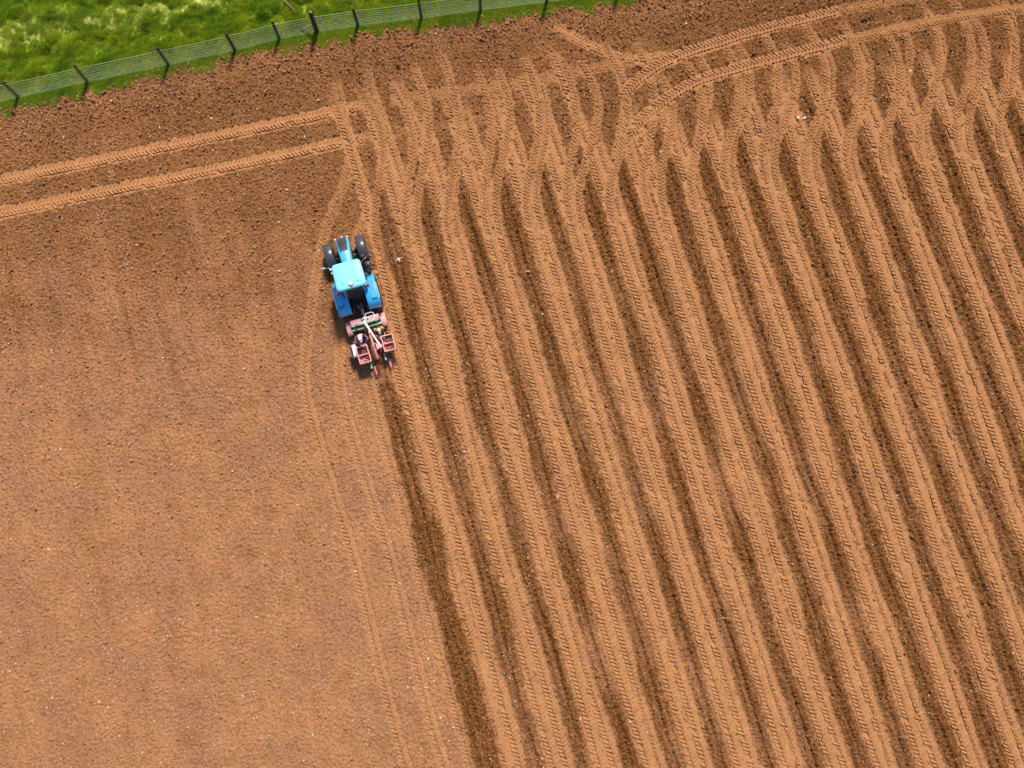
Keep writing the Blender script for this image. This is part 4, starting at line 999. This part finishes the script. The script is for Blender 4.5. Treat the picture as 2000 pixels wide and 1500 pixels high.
    for k in range(8): bm.faces.new((v0[k], v0[k + 1], v1[k + 1], v1[k])); bm.faces.new((v1[k], v1[k + 1], v2[k + 1], v2[k])); bm.faces.new((v0[k], v2[k], v2[k + 1], v0[k + 1]))
    from_bm('cap_peak', bm, cap_mat, o, True)
    for s_ in (-1, 1):
        lathe('eye', [(-0.006, 0.004), (0, 0.009), (0.006, 0.004)], 'hair', o, 'Y', (hc.x + s_ * 0.032 + hx * 0.05, hc.y + 0.088, hc.z - 0.012), 8)
        lathe('ear', [(-0.012, 0.012), (0, 0.026), (0.012, 0.012)], 'skin', o, 'X', (hc.x + s_ * 0.084, hc.y - 0.012, hc.z - 0.02), 8)
    box('mouth', (hc.x - 0.022 + hx * 0.06, hc.x + 0.022 + hx * 0.06, hc.y + 0.082, hc.y + 0.092, hc.z - 0.072, hc.z - 0.064), 'cap_pink', o, 0.002, 1)
    return o
SEAT = 0.575
person('person in a maroon jacket and white cap seated by the white sack', pw(-0.34, -1.72, SEAT), RZ + math.pi, ('maroon', 'trousers', 'cap_pink'), 'cap_white', 0.3, 0.34,
       ((-0.28, 0.28, 0.34), (-0.12, 0.50, 0.24)), ((0.27, 0.22, 0.33), (0.14, 0.44, 0.30)))
person('person in an amber and black jacket seated by the red crate', pw(0.55, -1.66, SEAT), RZ + math.pi, ('hivis', 'trousers', 'blackcloth'), 'cap_pink', -0.4, 0.26,
       ((-0.30, 0.20, 0.34), (-0.16, 0.44, 0.28)), ((0.28, 0.22, 0.33), (0.15, 0.46, 0.26)))

# ------------------------------------------------------------------ bird, stones, sticks
bd = empty('gull', (-4.93, 12.62, 3.0), math.radians(25)); bd.scale = (0.8, 0.45, 0.6); tag(bd, 'white gull gliding low over the rows beside the tractor', 'bird')
bm = bmesh.new(); lathe_bm(bm, [(-0.17, 0.008), (-0.12, 0.022), (-0.02, 0.042), (0.06, 0.044), (0.11, 0.030), (0.13, 0.026), (0.155, 0.028), (0.185, 0.014)], 'Y', (0, 0, 0), 12); from_bm('body', bm, 'feather', bd, True)
for s_ in (-1, 1):
    sec = []
    for (t_, y_, c_, z_) in ((0.02, 0.03, 0.085, 0.02), (0.09, 0.045, 0.07, 0.045), (0.17, 0.035, 0.05, 0.045), (0.23, 0.01, 0.028, 0.03), (0.255, -0.01, 0.010, 0.025)):
        sec.append([(s_ * t_, y_ + c_ * 0.4, z_), (s_ * t_, y_ + c_ * 0.1, z_ + 0.012), (s_ * t_, y_ - c_ * 0.6, z_), (s_ * t_, y_ + c_ * 0.1, z_ - 0.004)])
    w_ = loft('wing', sec, 'feather', bd)
    loft('wing_tip', [[(p[0], p[1], p[2] + 0.001) for p in sec[-1]], [(s_ * 0.275, -0.02, 0.022), (s_ * 0.275, -0.022, 0.024), (s_ * 0.275, -0.026, 0.022), (s_ * 0.275, -0.022, 0.021)]], 'feather_grey', w_)
bm = bmesh.new(); V_ = [bm.verts.new(p) for p in ((-0.015, -0.15, 0.004), (0.015, -0.15, 0.004), (0.04, -0.24, 0.004), (-0.04, -0.24, 0.004), (-0.015, -0.15, -0.004), (0.015, -0.15, -0.004), (0.04, -0.24, -0.002), (-0.04, -0.24, -0.002))]
for f in ((0, 1, 2, 3), (7, 6, 5, 4), (0, 4, 5, 1), (1, 5, 6, 2), (2, 6, 7, 3), (3, 7, 4, 0)): bm.faces.new([V_[q_] for q_ in f])
from_bm('tail', bm, 'feather', bd); lathe('beak', [(0.18, 0.011), (0.215, 0.003)], 'beak', bd, 'Y', (0, 0, -0.004), 8)

def big_stone(x, y, s, label, seed):
    g = random.Random(seed); bm = bmesh.new(); bmesh.ops.create_icosphere(bm, subdivisions=2, radius=0.5)
    for v in bm.verts:
        k = 1 + g.uniform(-0.09, 0.09); v.co = Vector((v.co.x * s * 1.15 * k, v.co.y * s * 0.9 * k, v.co.z * s * 0.75 * k))
    o = from_bm('stone', bm, 'stone'); o.location = (x, y, ground_z(x, y) + s * 0.22); o.rotation_euler = (0.1, 0.2, g.uniform(0, 6))
    tag(o, label, 'stone', 'large stones on the field')
big_stone(7.06, 18.8, 0.19, 'lone pale stone at the head of a dark planted row', 1)
big_stone(13.67, 20.49, 0.20, 'left one of two pale stones lying close together between tracks', 2)
big_stone(13.97, 20.50, 0.17, 'right one of two pale stones lying close together between tracks', 3)
big_stone(19.23, 22.93, 0.16, 'pale stone in the dark gap between headland tracks near the right edge', 4)
def stick(name, pts, r, mat, label, zoff):
    o = tube(name, [(p[0], p[1], ground_z(p[0], p[1]) + zoff if len(p) == 2 else p[2]) for p in pts], r, mat, None, 7); tag(o, label, name.split('_')[-1]); return o
stick('wooden_stick', [(17.0, 25.52), (17.3, 25.64), (17.64, 25.78)], [0.05, 0.045, 0.03], 'wood', 'dark stick lying on the headland between tyre tracks', 0.05)
stick('wooden_pole', [(-11.08, 26.46, 0.32), (-10.8, 26.17, 0.36), (-10.5, 25.86, 0.40)], [0.03, 0.03, 0.025], 'wood_grey', 'weathered pole leaning in the long grass behind the fence', 0)
